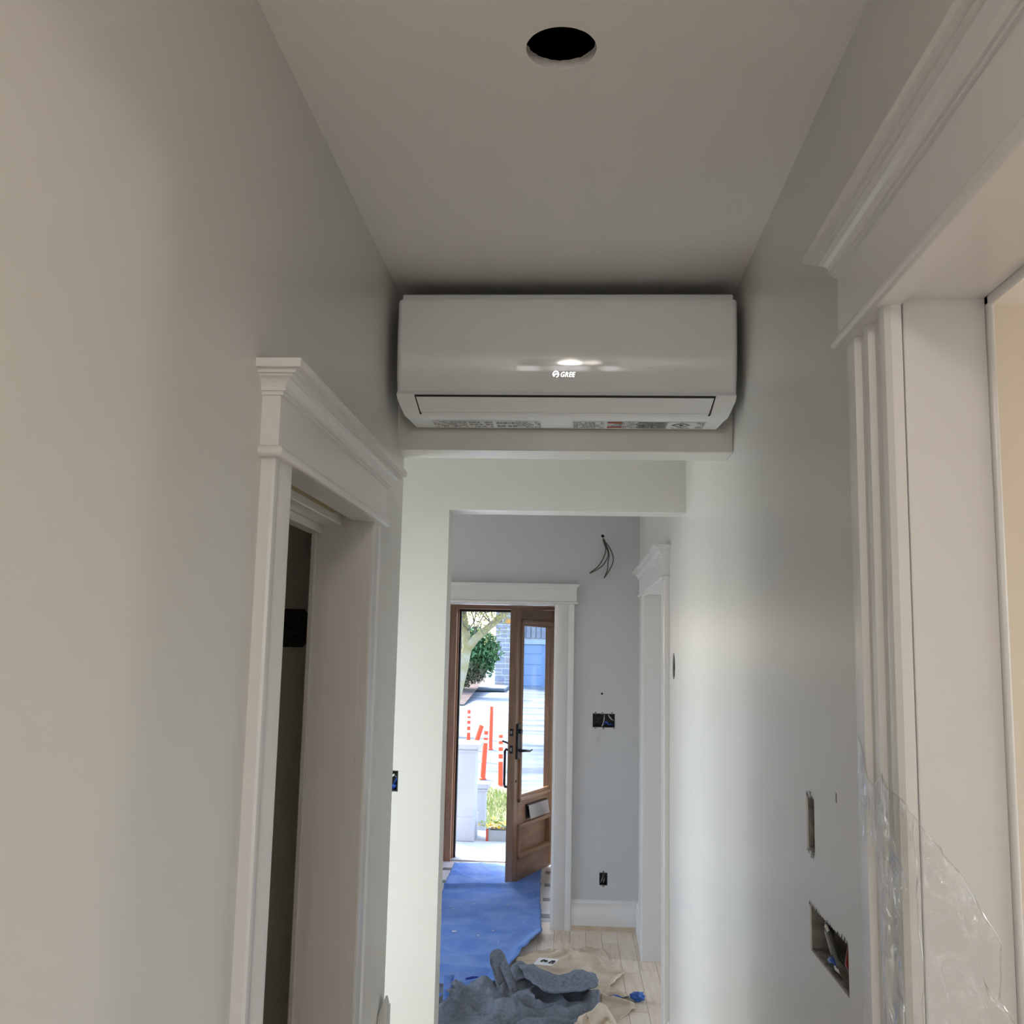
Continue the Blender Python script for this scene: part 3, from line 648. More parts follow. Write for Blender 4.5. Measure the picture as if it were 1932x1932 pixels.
# cable tails out of the upper hole
t = empty('loose_cable', (.192, Y3, 2.20)); tag(t, 'two looped thin dark cables hanging from a small hole high in the entry wall', 'cable')
for pts in ([(.192, Y3+.03, 2.503), (.20, Y3-.02, 2.47), (.232, Y3-.03, 2.43), (.262, Y3-.03, 2.36), (.25, Y3-.03, 2.30), (.205, Y3-.02, 2.225)],
            [(.195, Y3+.03, 2.503), (.212, Y3-.025, 2.45), (.234, Y3-.035, 2.38), (.226, Y3-.035, 2.32), (.225, Y3-.03, 2.28), (.203, Y3-.02, 2.222)],
            [(.190, Y3+.03, 2.503), (.198, Y3-.02, 2.46), (.212, Y3-.03, 2.415), (.20, Y3-.04, 2.36), (.165, Y3-.04, 2.30), (.108, Y3-.03, 2.253)],
            [(.192, Y3+.03, 2.503), (.205, Y3-.03, 2.45), (.228, Y3-.04, 2.38), (.205, Y3-.045, 2.32), (.17, Y3-.045, 2.285), (.108, Y3-.03, 2.250)]):
    P = [Vector(p) for p in pts]; sm = []
    for k in range(len(P)-1):
        p0, p1, p2, p3 = P[max(k-1, 0)], P[k], P[k+1], P[min(k+2, len(P)-1)]
        for q in range(5):
            a = q/5; sm.append(.5*((2*p1)+(p2-p0)*a+(2*p0-5*p1+4*p2-p3)*a*a+(-p0+3*p1-3*p2+p3)*a**3))
    sm.append(P[-1]); keep(t, MB().tube(sm, .0034, 6).build('cable', M['wire_d'], None, 60))
# cross wall box
cw = lambda u, v, d: (u, Y2+d, v)
jbox(cw, *WB, .05, M['dark_metal'], 'small box with a blue wire in the bright wall behind the left wall end', ears=[(-.688, WB[3]+.003)],
     wires=[([(-.68, 1.21, .03), (-.672, 1.225, .0), (-.668, 1.24, .03)], .008, M['wire_b']), ([(-.69, 1.25, .04), (-.675, 1.262, .0), (-.67, 1.25, .04)], .004, M['wire_w'])])
# octagonal light box in the powder room
t = empty('light_box', (-.765, 2.694, 1.74)); tag(t, 'dark octagonal light fitting box on the powder room wall seen through the doorway', 'light box')
mb = MB(); oc = [(.053*(1 if abs(a) > .5 else a*2)*1, 0) for a in (0,)]
octp = [(-.052, -.026), (-.026, -.052), (.026, -.052), (.052, -.026), (.052, .026), (.026, .052), (-.026, .052), (-.052, .026)]
keep(t, MB().prism(octp, lambda a, b, w: (-.765+a, 2.694-w, 1.793+b), 0, .004).build('octagon_plate', M['dark_metal']))
keep(t, MB().tube([(-.765+.036*math.cos(2*PI*k/24), 2.688, 1.793+.036*math.sin(2*PI*k/24)) for k in range(25)], .003, 6).build('ring', M['black']))
for a, b, r in ((-.012, .014, .006), (.0, 0, .006), (.018, .006, .003)): keep(t, MB().tube([(-.765+a, 2.690, 1.793+b), (-.765+a, 2.686, 1.793+b)], r, 8).build('knockout', M['black']))

# ------------------------------------------------------------------ cloths on the floor
def fold(*ridges):
    R = [([Vector((p[0], p[1])) for p in pts], w, h) for pts, w, h in ridges]
    def f(x, y):
        z = 0; P = Vector((x, y))
        for pts, w, h in R:
            best = 9
            for a, b in zip(pts, pts[1:]):
                ab = b-a; t = max(0, min(1, (P-a).dot(ab)/ab.length_squared)); best = min(best, (a+ab*t-P).length)
            z += h*math.exp(-(best/w)**2)
        return z
    return f
def resample(pts, n):
    P = [Vector(p) for p in pts]; L = [0]
    for a, b in zip(P, P[1:]): L.append(L[-1]+(b-a).length)
    out = []
    for k in range(n):
        s = L[-1]*k/(n-1); j = max(i for i in range(len(L)) if L[i] <= s+1e-9); j = min(j, len(P)-2)
        t = (s-L[j])/(L[j+1]-L[j]); out.append(P[j].lerp(P[j+1], t))
    return out
def coons(bot, top, lft, rgt, nu, nv):
    B, T, Lf, Rt = resample(bot, nu), resample(top, nu), resample(lft, nv), resample(rgt, nv); rows = []
    for j in range(nv):
        v = j/(nv-1); row = []
        for i in range(nu):
            u = i/(nu-1)
            p = B[i]*(1-v)+T[i]*v+Lf[j]*(1-u)+Rt[j]*u-(B[0]*(1-u)*(1-v)+B[-1]*u*(1-v)+T[0]*(1-u)*v+T[-1]*u*v); row.append(p)
        rows.append(row)
    return rows
def cloth(name, bot, top, lft, rgt, nu, nv, hf, m, th, parent=None, nz=(.008, 5, .003, 22), edge=0):
    rows = coons(bot, top, lft, rgt, nu, nv); out = []
    for j, r in enumerate(rows):
        o = []
        for i, p in enumerate(r):
            x, y = p.x, p.y
            n1 = noise.noise(Vector((x*nz[1], y*nz[1], 3.1))); n2 = noise.noise(Vector((x*nz[3], y*nz[3], 7.7)))
            cr = max(0, 1-abs(noise.noise(Vector((x*3.6+.6*y, y*3.6, 11.3))))*7)**2+.6*max(0, 1-abs(noise.noise(Vector((x*7, y*5.5+x, 2.3))))*8)**2
            z = hf(x, y)+nz[0]*max(0, n1+.3)+nz[2]*n2+th+.0015+nz[0]*.9*cr
            o.append((x+.006*noise.noise(Vector((y*9, x*3, 1))), y+.006*noise.noise(Vector((x*9, y*3, 5))), max(z, th+.001)))
        out.append(o)
    ob = MB().grid(out).build(name, m, parent, 70); solid(ob, th, -1); return ob

V2 = lambda pts: [Vector((a, b)) for a, b in pts]
run = cloth('carpet_runner', V2([(-.98, 4.9), (-.70, 5.0), (-.42, 5.15)]), V2([(-.934, 8.30), (-.55, 8.33), (-.225, 8.30)]),
            V2([(-.98, 4.9), (-.90, 6.3), (-.895, 7.1), (-.925, 7.75), (-.934, 8.30)]), V2([(-.42, 5.15), (-.315, 5.70), (-.23, 6.10), (-.163, 6.34), (-.185, 6.9), (-.21, 7.4), (-.225, 8.30)]), 60, 150,
            fold(([(-.90, 7.46), (-.55, 7.54), (-.20, 7.62)], .035, .028), ([(-.75, 5.78), (-.52, 5.84), (-.30, 5.95)], .06, .02), ([(-.95, 5.62), (-.65, 5.60), (-.40, 5.56)], .06, .030), ([(-.42, 6.30), (-.16, 6.40)], .04, .008),
                 ([(-.165, 6.36), (-.235, 6.10), (-.31, 5.72), (-.42, 5.15)], .045, .030)), M['blue_felt'], .006, nz=(.006, 3.5, .002, 18))
tag(run, 'blue felt carpet runner lying from the front door into the hall', 'carpet')
mb = MB(); rr = random.Random(3)
for k in range(26):
    x, y = rr.uniform(-.85, -.25), rr.uniform(5.6, 8.2); s = rr.choice((.003, .004, .006)); mb.box(x, x+s*rr.uniform(1, 2.5), y, y+s, .017, .018+s*.6)
mb.box(-.716, -.690, 6.33, 6.345, .016, .021)
o = mb.build('plaster_crumbs', M['spots']); o['kind'] = 'stuff'; tag(o, 'white plaster crumbs scattered on the blue runner', 'debris')

dc = cloth('drop_cloth', V2([(-.36, 5.35), (-.05, 5.25), (.165, 5.25)]), V2([(-.215, 6.02), (-.007, 6.10), (.205, 6.13)]), V2([(-.36, 5.35), (-.33, 5.70), (-.29, 5.86), (-.215, 6.02)]),
           V2([(.165, 5.25), (.217, 5.45), (.315, 5.73), (.285, 5.79), (.235, 5.95), (.205, 6.13)]), 70, 70,
           fold(([(-.30, 5.84), (-.10, 5.93), (.0, 6.05)], .018, .022), ([(.0, 6.05), (.06, 5.92), (.17, 5.86)], .022, .030), ([(-.02, 5.50), (.05, 5.62), (.10, 5.75)], .022, .022), ([(-.25, 5.75), (-.08, 5.82), (.0, 5.93)], .02, .022),
                ([(.06, 5.80), (.25, 5.80)], .02, .010), ([(.30, 5.72), (.21, 5.45)], .012, .006)), M['tan'], .004, nz=(.016, 8, .007, 22))
tag(dc, 'tan canvas drop cloth crumpled flat on the oak floor under the white card', 'drop cloth')
for pts in ([(.125, 5.60), (.16, 5.68), (.21, 5.715), (.27, 5.73)], [(.13, 5.47), (.16, 5.58), (.20, 5.585)], [(-.02, 5.88), (.02, 5.80), (.05, 5.755)]):
    keep(dc, MB().tube([(a, b, .030) for a, b in pts], .003, 5).build('crease_cord', M['wire_d'])) if False else None
dc2 = cloth('drop_cloth', V2([(.02, 4.75), (.15, 4.85), (.26, 5.05)]), V2([(.20, 5.50), (.25, 5.44), (.30, 5.36)]), V2([(.02, 4.75), (.10, 5.0), (.16, 5.25), (.20, 5.50)]), V2([(.26, 5.05), (.335, 5.17), (.325, 5.28), (.30, 5.36)]), 36, 44,
            fold(([(.16, 5.33), (.25, 5.28), (.31, 5.22)], .02, .016), ([(.15, 5.1), (.22, 5.12), (.3, 5.14)], .02, .012), ([(.17, 5.4), (.28, 5.33)], .018, .012)), M['tan'], .004, nz=(.008, 8, .003, 22))
tag(dc2, 'smaller tan canvas piece beneath the blue tape ball and grey blanket', 'drop cloth')
# crumpled upright tuck of canvas at the lower edge
o = cloth('canvas_bundle', V2([(-.02, 4.60), (.10, 4.62), (.24, 4.70)]), V2([(.09, 5.00), (.15, 5.06), (.215, 5.02)]), V2([(-.02, 4.60), (.03, 4.8), (.09, 5.00)]), V2([(.24, 4.70), (.25, 4.88), (.215, 5.02)]), 40, 40,
          fold(([(.08, 4.7), (.13, 4.88), (.16, 5.0)], .035, .06), ([(.17, 4.7), (.20, 4.85), (.19, 4.97)], .03, .045), ([(.03, 4.7), (.10, 4.95)], .03, .03)), M['tan'], .004, nz=(.04, 11, .012, 30))
tag(o, 'bunched tan canvas heaped against the grey blanket at the photo\'s lower edge', 'drop cloth')

# grey moving blanket
bl = empty('moving_blanket', (-.25, 4.9, 0)); tag(bl, 'dark grey felt moving blanket heaped on the floor over the runner and canvas', 'blanket')
o = cloth('blanket_sheet', V2([(-.75, 4.25), (-.3, 4.25), (.06, 4.45)]), V2([(-.70, 5.36), (-.44, 5.45), (-.20, 5.47)]), V2([(-.75, 4.25), (-.75, 4.8), (-.70, 5.36)]), V2([(.06, 4.45), (.10, 4.82), (.165, 5.02), (.15, 5.26), (-.02, 5.42), (-.20, 5.47)]), 90, 90,
          fold(([(-.66, 4.4), (-.60, 4.9), (-.555, 5.28)], .035, .045), ([(-.44, 5.38), (-.40, 5.18), (-.30, 4.9)], .055, .035), ([(-.42, 4.6), (-.30, 4.95), (-.22, 5.15)], .05, .03), ([(-.25, 5.02), (-.05, 4.98), (.06, 5.05)], .03, .03), ([(-.2, 4.85), (.06, 4.90)], .03, .026),
               ([(-.2, 5.42), (.02, 5.38), (.13, 5.24), (.15, 5.02), (.09, 4.82)], .045, .035)), M['grey_felt'], .008, nz=(.030, 5, .008, 14)); keep(bl, o)
o = cloth('folded_flap', V2([(-.215, 5.30), (-.13, 5.10), (-.06, 5.07), (.03, 5.12), (.145, 5.24)]), V2([(-.27, 5.52), (-.10, 5.50), (.145, 5.34)]), V2([(-.215, 5.30), (-.25, 5.40), (-.27, 5.52)]), V2([(.145, 5.24), (.155, 5.29), (.145, 5.34)]), 60, 30,
          lambda x, y: .075+.014*math.sin(x*22)+.012*math.sin(y*25+x*9), M['grey_felt'], .009, nz=(.012, 7, .003, 20)); keep(bl, o)
# upright loop of cloth
rows = []
for k in range(14):
    a = k/13; r = []
    for j in range(15):
        b = j/14; ang = -.35*PI+1.7*PI*b
        cx, cy = -.375+.07*a, 5.46-.14*a; rad = .040+.014*a
        r.append((cx+rad*math.cos(ang), cy+.05*math.sin(ang)-.03*a, .135-.105*a+.030*math.sin(ang)*(1-.6*a)+.006*math.sin(b*9)))
    rows.append(r)
o = MB().grid(rows).build('standing_fold', M['grey_felt'], None, 70); solid(o, .009); keep(bl, o)
rows = []
for k in range(12):
    a = k/11; r = []
    for j in range(13):
        b = j/12; ang = PI*1.25*b
        r.append((-.255-.05*math.cos(ang)+.03*a, 5.50-.16*a, .02+.075*math.sin(min(ang, PI))*(1-.45*a)+.01*math.sin(a*6+b*4)))
    rows.append(r)
o = MB().grid(rows).build('tucked_fold', M['grey_felt'], None, 70); solid(o, .009); keep(bl, o)
# blue tape strip lying on the blanket, and scraps
rows = [[(-.640+.004*k, 5.36-.035*k, .075+.006*math.sin(k*1.1)), (-.585+.002*k-.004*max(0, k-6), 5.365-.035*k, .075+.006*math.sin(k*1.1+1))] for k in range(12)]
o = MB().grid(rows).build('tape_strip', M['tape'], None, 60); solid(o, .001); tag(o, 'blue masking tape strip stuck across the left side of the grey blanket', 'tape')
o = MB().tube([(-.535, 5.435, .030), (-.505, 5.455, .032), (-.475, 5.475, .030)], [.006, .008, .004], 6).build('tape_scrap', M['wire_b'], None, 40); tag(o, 'small blue scrap lying just behind the grey blanket', 'scrap')
# crumpled tape ball with a tail
bm = bmesh.new(); bmesh.ops.create_icosphere(bm, subdivisions=3, radius=.030)
for v in bm.verts:
    d = v.co.normalized(); k = 1+.30*noise.noise(d*3.1)+.18*noise.noise(d*7); v.co = Vector((d.x*.036*k, d.y*.030*k, d.z*.022*k))
me = bpy.data.meshes.new('ball'); bm.to_mesh(me); bm.free(); me.materials.append(M['tape'])
tb = empty('tape_ball', (.352, 5.30, 0)); tag(tb, 'crumpled ball of blue masking tape with a twisted tail on the floor', 'tape')
o = bpy.data.objects.new('crumpled_tape', me); C.objects.link(o); o.location = (.352, 5.30, .024); keep(tb, o)
rows = [[(.33-.012*k, 5.30+.004*math.sin(k), .020+.004*math.sin(k*.9)), (.33-.012*k, 5.318+.004*math.sin(k*1.3), .018+.006*math.cos(k*.8))] for k in range(11)]
o = MB().grid(rows).build('tape_tail', M['tape'], None, 60); solid(o, .001); keep(tb, o)
# white card with black marks on the drop cloth
cd = empty('paper_card', (-.115, 5.70, .04)); tag(cd, 'white card with black printed marks lying on the tan drop cloth', 'card')
cz = .052
keep(cd, solid(add('card_sheet', [(-.190, 5.655, cz), (-.160, 5.745, cz+.008), (-.052, 5.748, cz+.004), (-.088, 5.640, cz)], [(0, 1, 2, 3)], M['paper']), .002))
for q in (((-.150, 5.69), (-.135, 5.715), (-.115, 5.70), (-.13, 5.685)), ((-.105, 5.665), (-.090, 5.70), (-.072, 5.70), (-.088, 5.66))):
    keep(cd, MB().tube([(a, b, cz+.006) for a, b in q], .0035, 5).build('printed_mark', M['ink']))

# ------------------------------------------------------------------ clear plastic film on the right casing
path = [(.4095, 1.478), (.408, 1.44), (.405, 1.40), (.402, 1.35), (.400, 1.305), (.402, 1.287), (.415, 1.276), (.44, 1.270), (.47, 1.266), (.50, 1.264), (.520, 1.263)]
ztop = [1.640, 1.610, 1.585, 1.575, 1.60, 1.585, 1.575, 1.550, 1.515, 1.475, 1.42]
P = resample([Vector(p) for p in path], 46); zt = []
for k in range(46):
    s = k/45*(len(ztop)-1); j = min(int(s), len(ztop)-2); zt.append(ztop[j]+(ztop[j+1]-ztop[j])*(s-j))
rows = []
for j in range(80):
    v = (j/79)**1.0; r = []
    for k in range(46):
        u = k/45; z = zt[k]-(zt[k]-.85)*v; x, y = P[k]
        if k < 17: z = zt[k]-(.12+.03*math.sin(k*.7)-.006*k+(.30 if k > 13 else 0)*(k-13)/3)*v
        a = noise.noise(Vector((u*9, z*11, 2)))*.6+noise.noise(Vector((u*22, z*30, 9)))*.35
        cr = abs(noise.noise(Vector((u*7+z*5, z*6-u*4, 4))))**.5
        w = .3 if k < 17 else 1
        edge = 1-.10*math.sin(v*9)*(u > .8)
        r.append((x+(.004*a if k < 20 else .014*a*w+.006*cr)-(u > .6)*(u-.6)*.05*math.sin(v*11+1), y-(.003+.018*abs(a)+.016*cr)*w, z))
    rows.append(r)
o = MB().grid(rows).build('plastic_film', M['film'], None, 70)
M['film_edge'] = glassy('film_edge', (1, 1, 1), .30, .15)
for pp in (rows[0], [r[-1] for r in rows], [r[30] for r in rows[::3]]): keep(o, MB().tube(pp, .0009, 5).build('film_fold', M['film_edge'], None, 60))
tag(o, 'crinkled clear plastic film clinging to the fluted casing of the lit opening', 'plastic film')

# ------------------------------------------------------------------ lamps
def pendant(loc, drop, e, label, r=.06, col=(1, .86, .70)):
    t = empty('pendant_lamp', loc); tag(t, label, 'lamp'); z = loc[2]-drop
    keep(t, MB().lathe((loc[0], loc[1], z), [(.012, 0), (r*.75, -.012), (r, -.05), (r*.85, -.09), (r*.4, -.115), (.004, -.12)], 20).build('globe', M['panewhite'], None, 60))
    keep(t, MB().lathe(loc, [(r*.9, .012), (r*.9, -.01), (.01, -.012)], 20).build('canopy', M['trim'], None, 40))
    keep(t, MB().tube([loc, (loc[0], loc[1], z)], .004, 6).build('cord', M['wire_d']))
    l = bpy.data.lights.new('lamp_light', 'POINT'); l.energy = e; l.color = col; l.shadow_soft_size = .09
    o = bpy.data.objects.new('lamp_light', l); C.objects.link(o); o.location = (loc[0], loc[1], z-.18); keep(t, o)
pendant((2.2, 1.6, ZC-.012), .55, 19, 'pendant lamp of the warm room to the right')
pendant((.25, -2.9, ZC-.012), .02, 5, 'flush lamp of the rear room', .07, (1, .92, .83))
pendant((-.02, -.95, ZC-.012), .02, 22.5, 'flush lamp of the hall behind the photographer', .06, (1, .92, .83))

# ------------------------------------------------------------------ outside
def gz(y):
    K = [(8.6, -.30), (13, -.33), (15, -.287), (18, -.05), (25, .15), (36, .37), (60, .6), (120, 1.5)]
    for (a, b), (c, d) in zip(K, K[1:]):
        if y <= c: return b+(d-b)*(max(y, a)-a)/(c-a)
    return K[-1][1]
ys = [8.6+.4*k for k in range(20)]+[17, 18, 20, 23, 27, 32, 36, 45, 60, 90, 120]
st(MB().grid([[(x, y, gz(y)) for x in (-40, -15, -6, -3, -1, 1, 4, 15, 40)] for y in ys]).build('ground_street', M['asphalt'], None, 60), 'pale sunlit street and driveway outside the front door')
rows = []
for k in range(16):
    y = 10.5+k*.3; xr = 3
    rows.append([(x, min(y, 15.6+x*2.0 if x < 0 else 14.0)-0 if False else y, gz(y)+.015) for x in (-5, -3, -2, -1.4, -1, -.6, 0, 1)])
lawn_pts = [(-6, 10.4), (2, 10.4), (2, 13.2), (-.5, 13.9), (-.95, 14.35), (-1.45, 15.3), (-2.2, 16.0), (-6, 17.5)]
V = [(a, b, gz(b)+.02) for a, b in lawn_pts]; 
bm = bmesh.new(); f = bm.faces.new([bm.verts.new(v) for v in V]); bmesh.ops.triangulate(bm, faces=[f]); bmesh.ops.subdivide_edges(bm, edges=bm.edges, cuts=4, use_grid_fill=True)
for v in bm.verts: v.co.z = gz(v.co.y)+.02+.03*noise.noise(Vector((v.co.x, v.co.y, 0)))
me = bpy.data.meshes.new('lawn'); bm.to_mesh(me); bm.free(); me.materials.append(M['soil']); o = bpy.data.objects.new('ground_lawn', me); C.objects.link(o); st(o, 'sloping front lawn between the porch and the street')
def inside(x, y, poly):
    c = False; n = len(poly)
    for i in range(n):
        a, b = poly[i], poly[i-1]
        if (a[1] > y) != (b[1] > y) and x < (b[0]-a[0])*(y-a[1])/(b[1]-a[1])+a[0]: c = not c
    return c
mb = MB(); rr = random.Random(11); nb = 0
while nb < 16000:
    x, y = rr.uniform(-2.6, .6), rr.uniform(10.5, 16.2)
    if not inside(x, y, lawn_pts) or (abs(x+.965) < .13 and abs(y-10.62) < .13): continue
    h = rr.uniform(.03, .085); a = rr.uniform(0, 2*PI); w = .006; z = gz(y)+.015+.03*noise.noise(Vector((x, y, 0)))
    i = len(mb.v); dx, dy = rr.uniform(-.03, .03), rr.uniform(-.03, .03)
    mb.v += [(x-w*math.cos(a), y-w*math.sin(a), z), (x+w*math.cos(a), y+w*math.sin(a), z), (x+dx, y+dy, z+h)]; mb.f.append((i, i+1, i+2)); nb += 1
o = mb.build('lawn_grass', M['grass']); o['kind'] = 'stuff'; tag(o, 'green grass on the sunlit front lawn', 'grass')
# porch slab with step
st(boxo('porch_slab', (-3.5, 3, 8.62, 10.42, -.35, -.10), M['porch'], None, .01), 'pale concrete porch landing')
0 and st(boxo('porch_roof', (-3.5, 3, 8.62, 9.5, 2.75, 2.95), M['stucco']))
def pillar(name, x, y, z0, w, h, cap, label):
    t = empty(name, (x, y, z0)); tag(t, label, 'pillar')
    keep(t, boxo('shaft', (x-w, x+w, y-w, y+w, z0, z0+h), M['stucco'], None, .006))
    keep(t, boxo('plinth', (x-w-.012, x+w+.012, y-w-.012, y+w+.012, z0, z0+h*.26), M['stucco'], None, .008))
    keep(t, boxo('cap_moulding', (x-w-.02, x+w+.02, y-w-.02, y+w+.02, z0+h-.03, z0+h), M['stucco'], None, .012))
    keep(t, boxo('cap', (x-w-cap, x+w+cap, y-w-cap, y+w+cap, z0+h, z0+h+.05), M['stucco'], None, .008))
    return t
pillar('porch_pillar', -1.10, 9.98, -.10, .17, .87, .045, 'tall white stucco porch pillar with a flat cap beside the door frame')
pillar('porch_pillar', -.965, 10.62, -.32, .085, .62, .035, 'short white stucco post with a small cap behind the tall pillar')
# planter box with yellow flowers
t = empty('flower_box', (-.68, 9.95, -.10)); tag(t, 'grey planter box of yellow flowers on the porch edge', 'planter')
mb = MB()
for b in ((-.80, -.42, 9.86, 9.88, -.10, .0), (-.80, -.42, 10.06, 10.08, -.10, .0), (-.80, -.78, 9.88, 10.06, -.10, .0), (-.44, -.42, 9.88, 10.06, -.10, .0), (-.79, -.43, 9.87, 10.07, -.10, -.03)): mb.box(*b)
keep(t, mb.build('box', M['planter'])); keep(t, boxo('rim_strip', (-.812, -.79, 9.85, 9.89, -.10, .01), M['red_ink']))
rr = random.Random(21)
for k in range(38):
    x, y, z = rr.uniform(-.90, -.44), rr.uniform(9.87, 10.08), rr.uniform(.01, .10)
    if x < -.78: z = rr.uniform(.02, .06)
    mb = MB(); s = rr.uniform(.032, .058); yl = rr.random() < .62
    for q in range(6):
        a = 2*PI*q/6+rr.random(); i = len(mb.v); tl = rr.uniform(-.3, .6)
        mb.v += [(x, y, z), (x+s*.6*math.cos(a-.5), y+s*.6*math.sin(a-.5), z+s*.3*tl), (x+s*math.cos(a), y+s*math.sin(a), z+s*.6*tl+.006), (x+s*.6*math.cos(a+.5), y+s*.6*math.sin(a+.5), z+s*.3*tl)]; mb.f.append((i, i+1, i+2, i+3))
    keep(t, mb.build('flower' if yl else 'leaf', M['yellow'] if yl else M['leafp']))
# delineator posts
def delineator(x, y, h, lean, bands, label, r=.034):
    z0 = gz(y); t = empty('delineator_post', (x, y, z0)); tag(t, label, 'post', 'orange street delineators')
    ax = Vector((lean, 0, 1)).normalized(); b = Vector((x, y, z0))
    keep(t, MB().lathe((x, y, z0), [(r*1.35, 0), (r*1.35, .02), (r*1.1, .03), (.03, .035)], 16).build('base', M['orange'], None, 40))
    keep(t, MB().tube([b+ax*s for s in (.03, .3, .6, h)], [r, r*.97, r*.92, r*.82], 14).build('tube', M['orange'], None, 50))
    for s in bands: keep(t, MB().tube([b+ax*(s), b+ax*(s+.045)], r*1.06, 14).build('reflective_band', M['reflect'], None, 50))
delineator(-1.035, 15.0, .76, -.015, (.37, .48, .58, .67), 'nearest orange post with four white bands, right beside the door edge', .037)
delineator(-1.345, 15.5, .73, .05, (.55, .63), 'orange post leaning slightly right, left of the nearest one', .040)
delineator(-1.435, 18.0, .76, .005, (), 'tallest looking plain orange post further up the street')
delineator(-1.835, 18.0, .69, -.005, (.29, .40, .50, .58), 'banded orange post half hidden behind the tall white pillar')
delineator(-1.69, 17.0, .40, .30, (), 'short orange post tilted right, its foot hidden by the pillar cap', .045)
# house across the street
hs = empty('stone_house', (-1.5, 36, .3)); tag(hs, 'grey stone house with a blue garage door across the street', 'house')
HZ = .37
keep(hs, boxo('mortar_pier', (-2.79, -1.88, 36.04, 37, HZ, 3.3), M['mortar'])); keep(hs, boxo('wall', (-1.9, 4, 36.3, 37, HZ, 3.6), M['mortar']))
rr = random.Random(4); z = HZ+.03; sm = {}
while z < 3.2:
    h = rr.choice((.13, .20, .27)); x = -2.77
    while x < -1.90:
        w = rr.choice((.14, .22, .33, .42)); x1 = min(x+w, -1.90)
        if x1-x > .06:
            if h > .19 and rr.random() < .35:
                zz = z+h*rr.uniform(.35, .6)
                for a, b in ((z, zz-.02), (zz+.02, z+h)): keep(hs, bevel(boxo('stone', (x, x1, 36.0, 36.1, a, b), rr.choice(M['stone'])), .012))
            else: keep(hs, bevel(boxo('stone', (x, x1, 36.0-.02*rr.random(), 36.1, z, z+h), rr.choice(M['stone'])), .012))
        x = x1+.045
    z += h+.045
for k in range(14):      # voussoir stones over the garage door
    x = -1.86+k*.185; keep(hs, bevel(boxo('lintel_stone', (x, x+.145, 36.18, 36.32, 2.14, 2.60), M['stone'][k % 3]), .012))
keep(hs, boxo('lintel', (-1.9, 3, 36.16, 36.32, 1.92, 2.08), M['gtrim']))
gd = boxo('garage_door', (-1.86, 2.2, 36.24, 36.30, HZ, 1.94), M['garage']); keep(hs, gd)
for k in range(4):
    for j in range(5): keep(hs, bevel(boxo('door_panel', (-1.80+j*.8, -1.80+j*.8+.72, 36.215, 36.25, HZ+.05+k*.385, HZ+.05+k*.385+.33), M['garage']), .02))
keep(hs, boxo('eave', (-3.0, 4, 35.7, 37.2, 3.28, 3.5), M['gtrim'])); keep(hs, boxo('orange_vent', (-2.42, -2.17, 35.96, 36.02, 2.66, 2.80), M['amber']))
# planting bed and cedar
st(MB().grid([[(-9, y, gz(y)+.03+.10*(y-27)/2), (-2.9, y, gz(y)+.03+.12*(y-27)/2)] for y in (27, 29, 31, 34)]).build('ground_bed', M['bed']), 'bare soil bed left of the stone house')
o = boxo('kerb_stone', (-3.3, -2.2, 33, 35.9, gz(34), gz(34)+.12), M['asphalt'], None, .05); st(o)
t = empty('cedar_hedge', (-3.0, 30.5, .5)); tag(t, 'tall green cedar shrub left of the stone house', 'shrub')
def foliage(n, seed, cx, cy, cz, rx, ry, rz, s0, s1, mats):
    rr = random.Random(seed); mb = MB(); 
    for k in range(n):
        while True:
            d = Vector((rr.uniform(-1, 1), rr.uniform(-1, 1), rr.uniform(-1, 1)))
            if .25 < d.length < 1: break
        kx = 1+.25*noise.noise(d*2.5+Vector((seed, 0, 0))); x, y, z = cx+d.x*rx*kx, cy+d.y*ry*kx, cz+d.z*rz*kx; s = rr.uniform(s0, s1)
        u = Vector((rr.gauss(0, 1), rr.gauss(0, 1), rr.gauss(0, 1))).normalized(); v = u.cross(Vector((rr.gauss(0, 1), rr.gauss(0, 1), rr.gauss(0, 1)))).normalized(); p = Vector((x, y, z)); i = len(mb.v)
        mb.v += [tuple(p-u*s), tuple(p+v*s*.4), tuple(p+u*s), tuple(p-v*s*.4)]; mb.f.append((i, i+1, i+2, i+3))
    return mb
keep(t, foliage(5200, 1, -3.12, 30.6, 1.62, .92, .6, .80, .05, .11, None).build('foliage', M['leaf']))
keep(t, foliage(1300, 2, -3.45, 30.2, 1.0, .9, .5, .42, .05, .10, None).build('dry_foliage', M['leaf2']))
keep(t, MB().tube([(-3.35, 30.6, .4), (-3.35, 30.6, 2.3)], .08, 6).build('stem', M['bark']))
# street tree
t = empty('street_tree', (-2.55, 20, gz(20))); tag(t, 'bare spring tree with mossy leaning limb seen through the open front door', 'tree')
trunk = [(-2.60, 20, gz(20)), (-2.45, 20, .5), (-2.32, 20, .95), (-2.20, 20, 1.35), (-2.12, 20, 1.75), (-2.16, 20, 2.1), (-2.25, 20, 2.6), (-2.4, 20, 3.4)]
keep(t, MB().tube(trunk, [.22, .19, .155, .12, .10, .085, .075, .05], 10).build('trunk', M['bark'], None, 60))
limb = [(-2.13, 20, 1.72), (-1.95, 19.95, 1.93), (-1.62, 19.9, 2.22), (-1.28, 19.85, 2.52), (-.9, 19.8, 2.95), (-.5, 19.8, 3.5)]
keep(t, MB().tube(limb, [.10, .085, .07, .06, .05, .03], 10).build('limb', M['bark'], None, 60))
mb = MB(); bu = MB(); rr = random.Random(9)
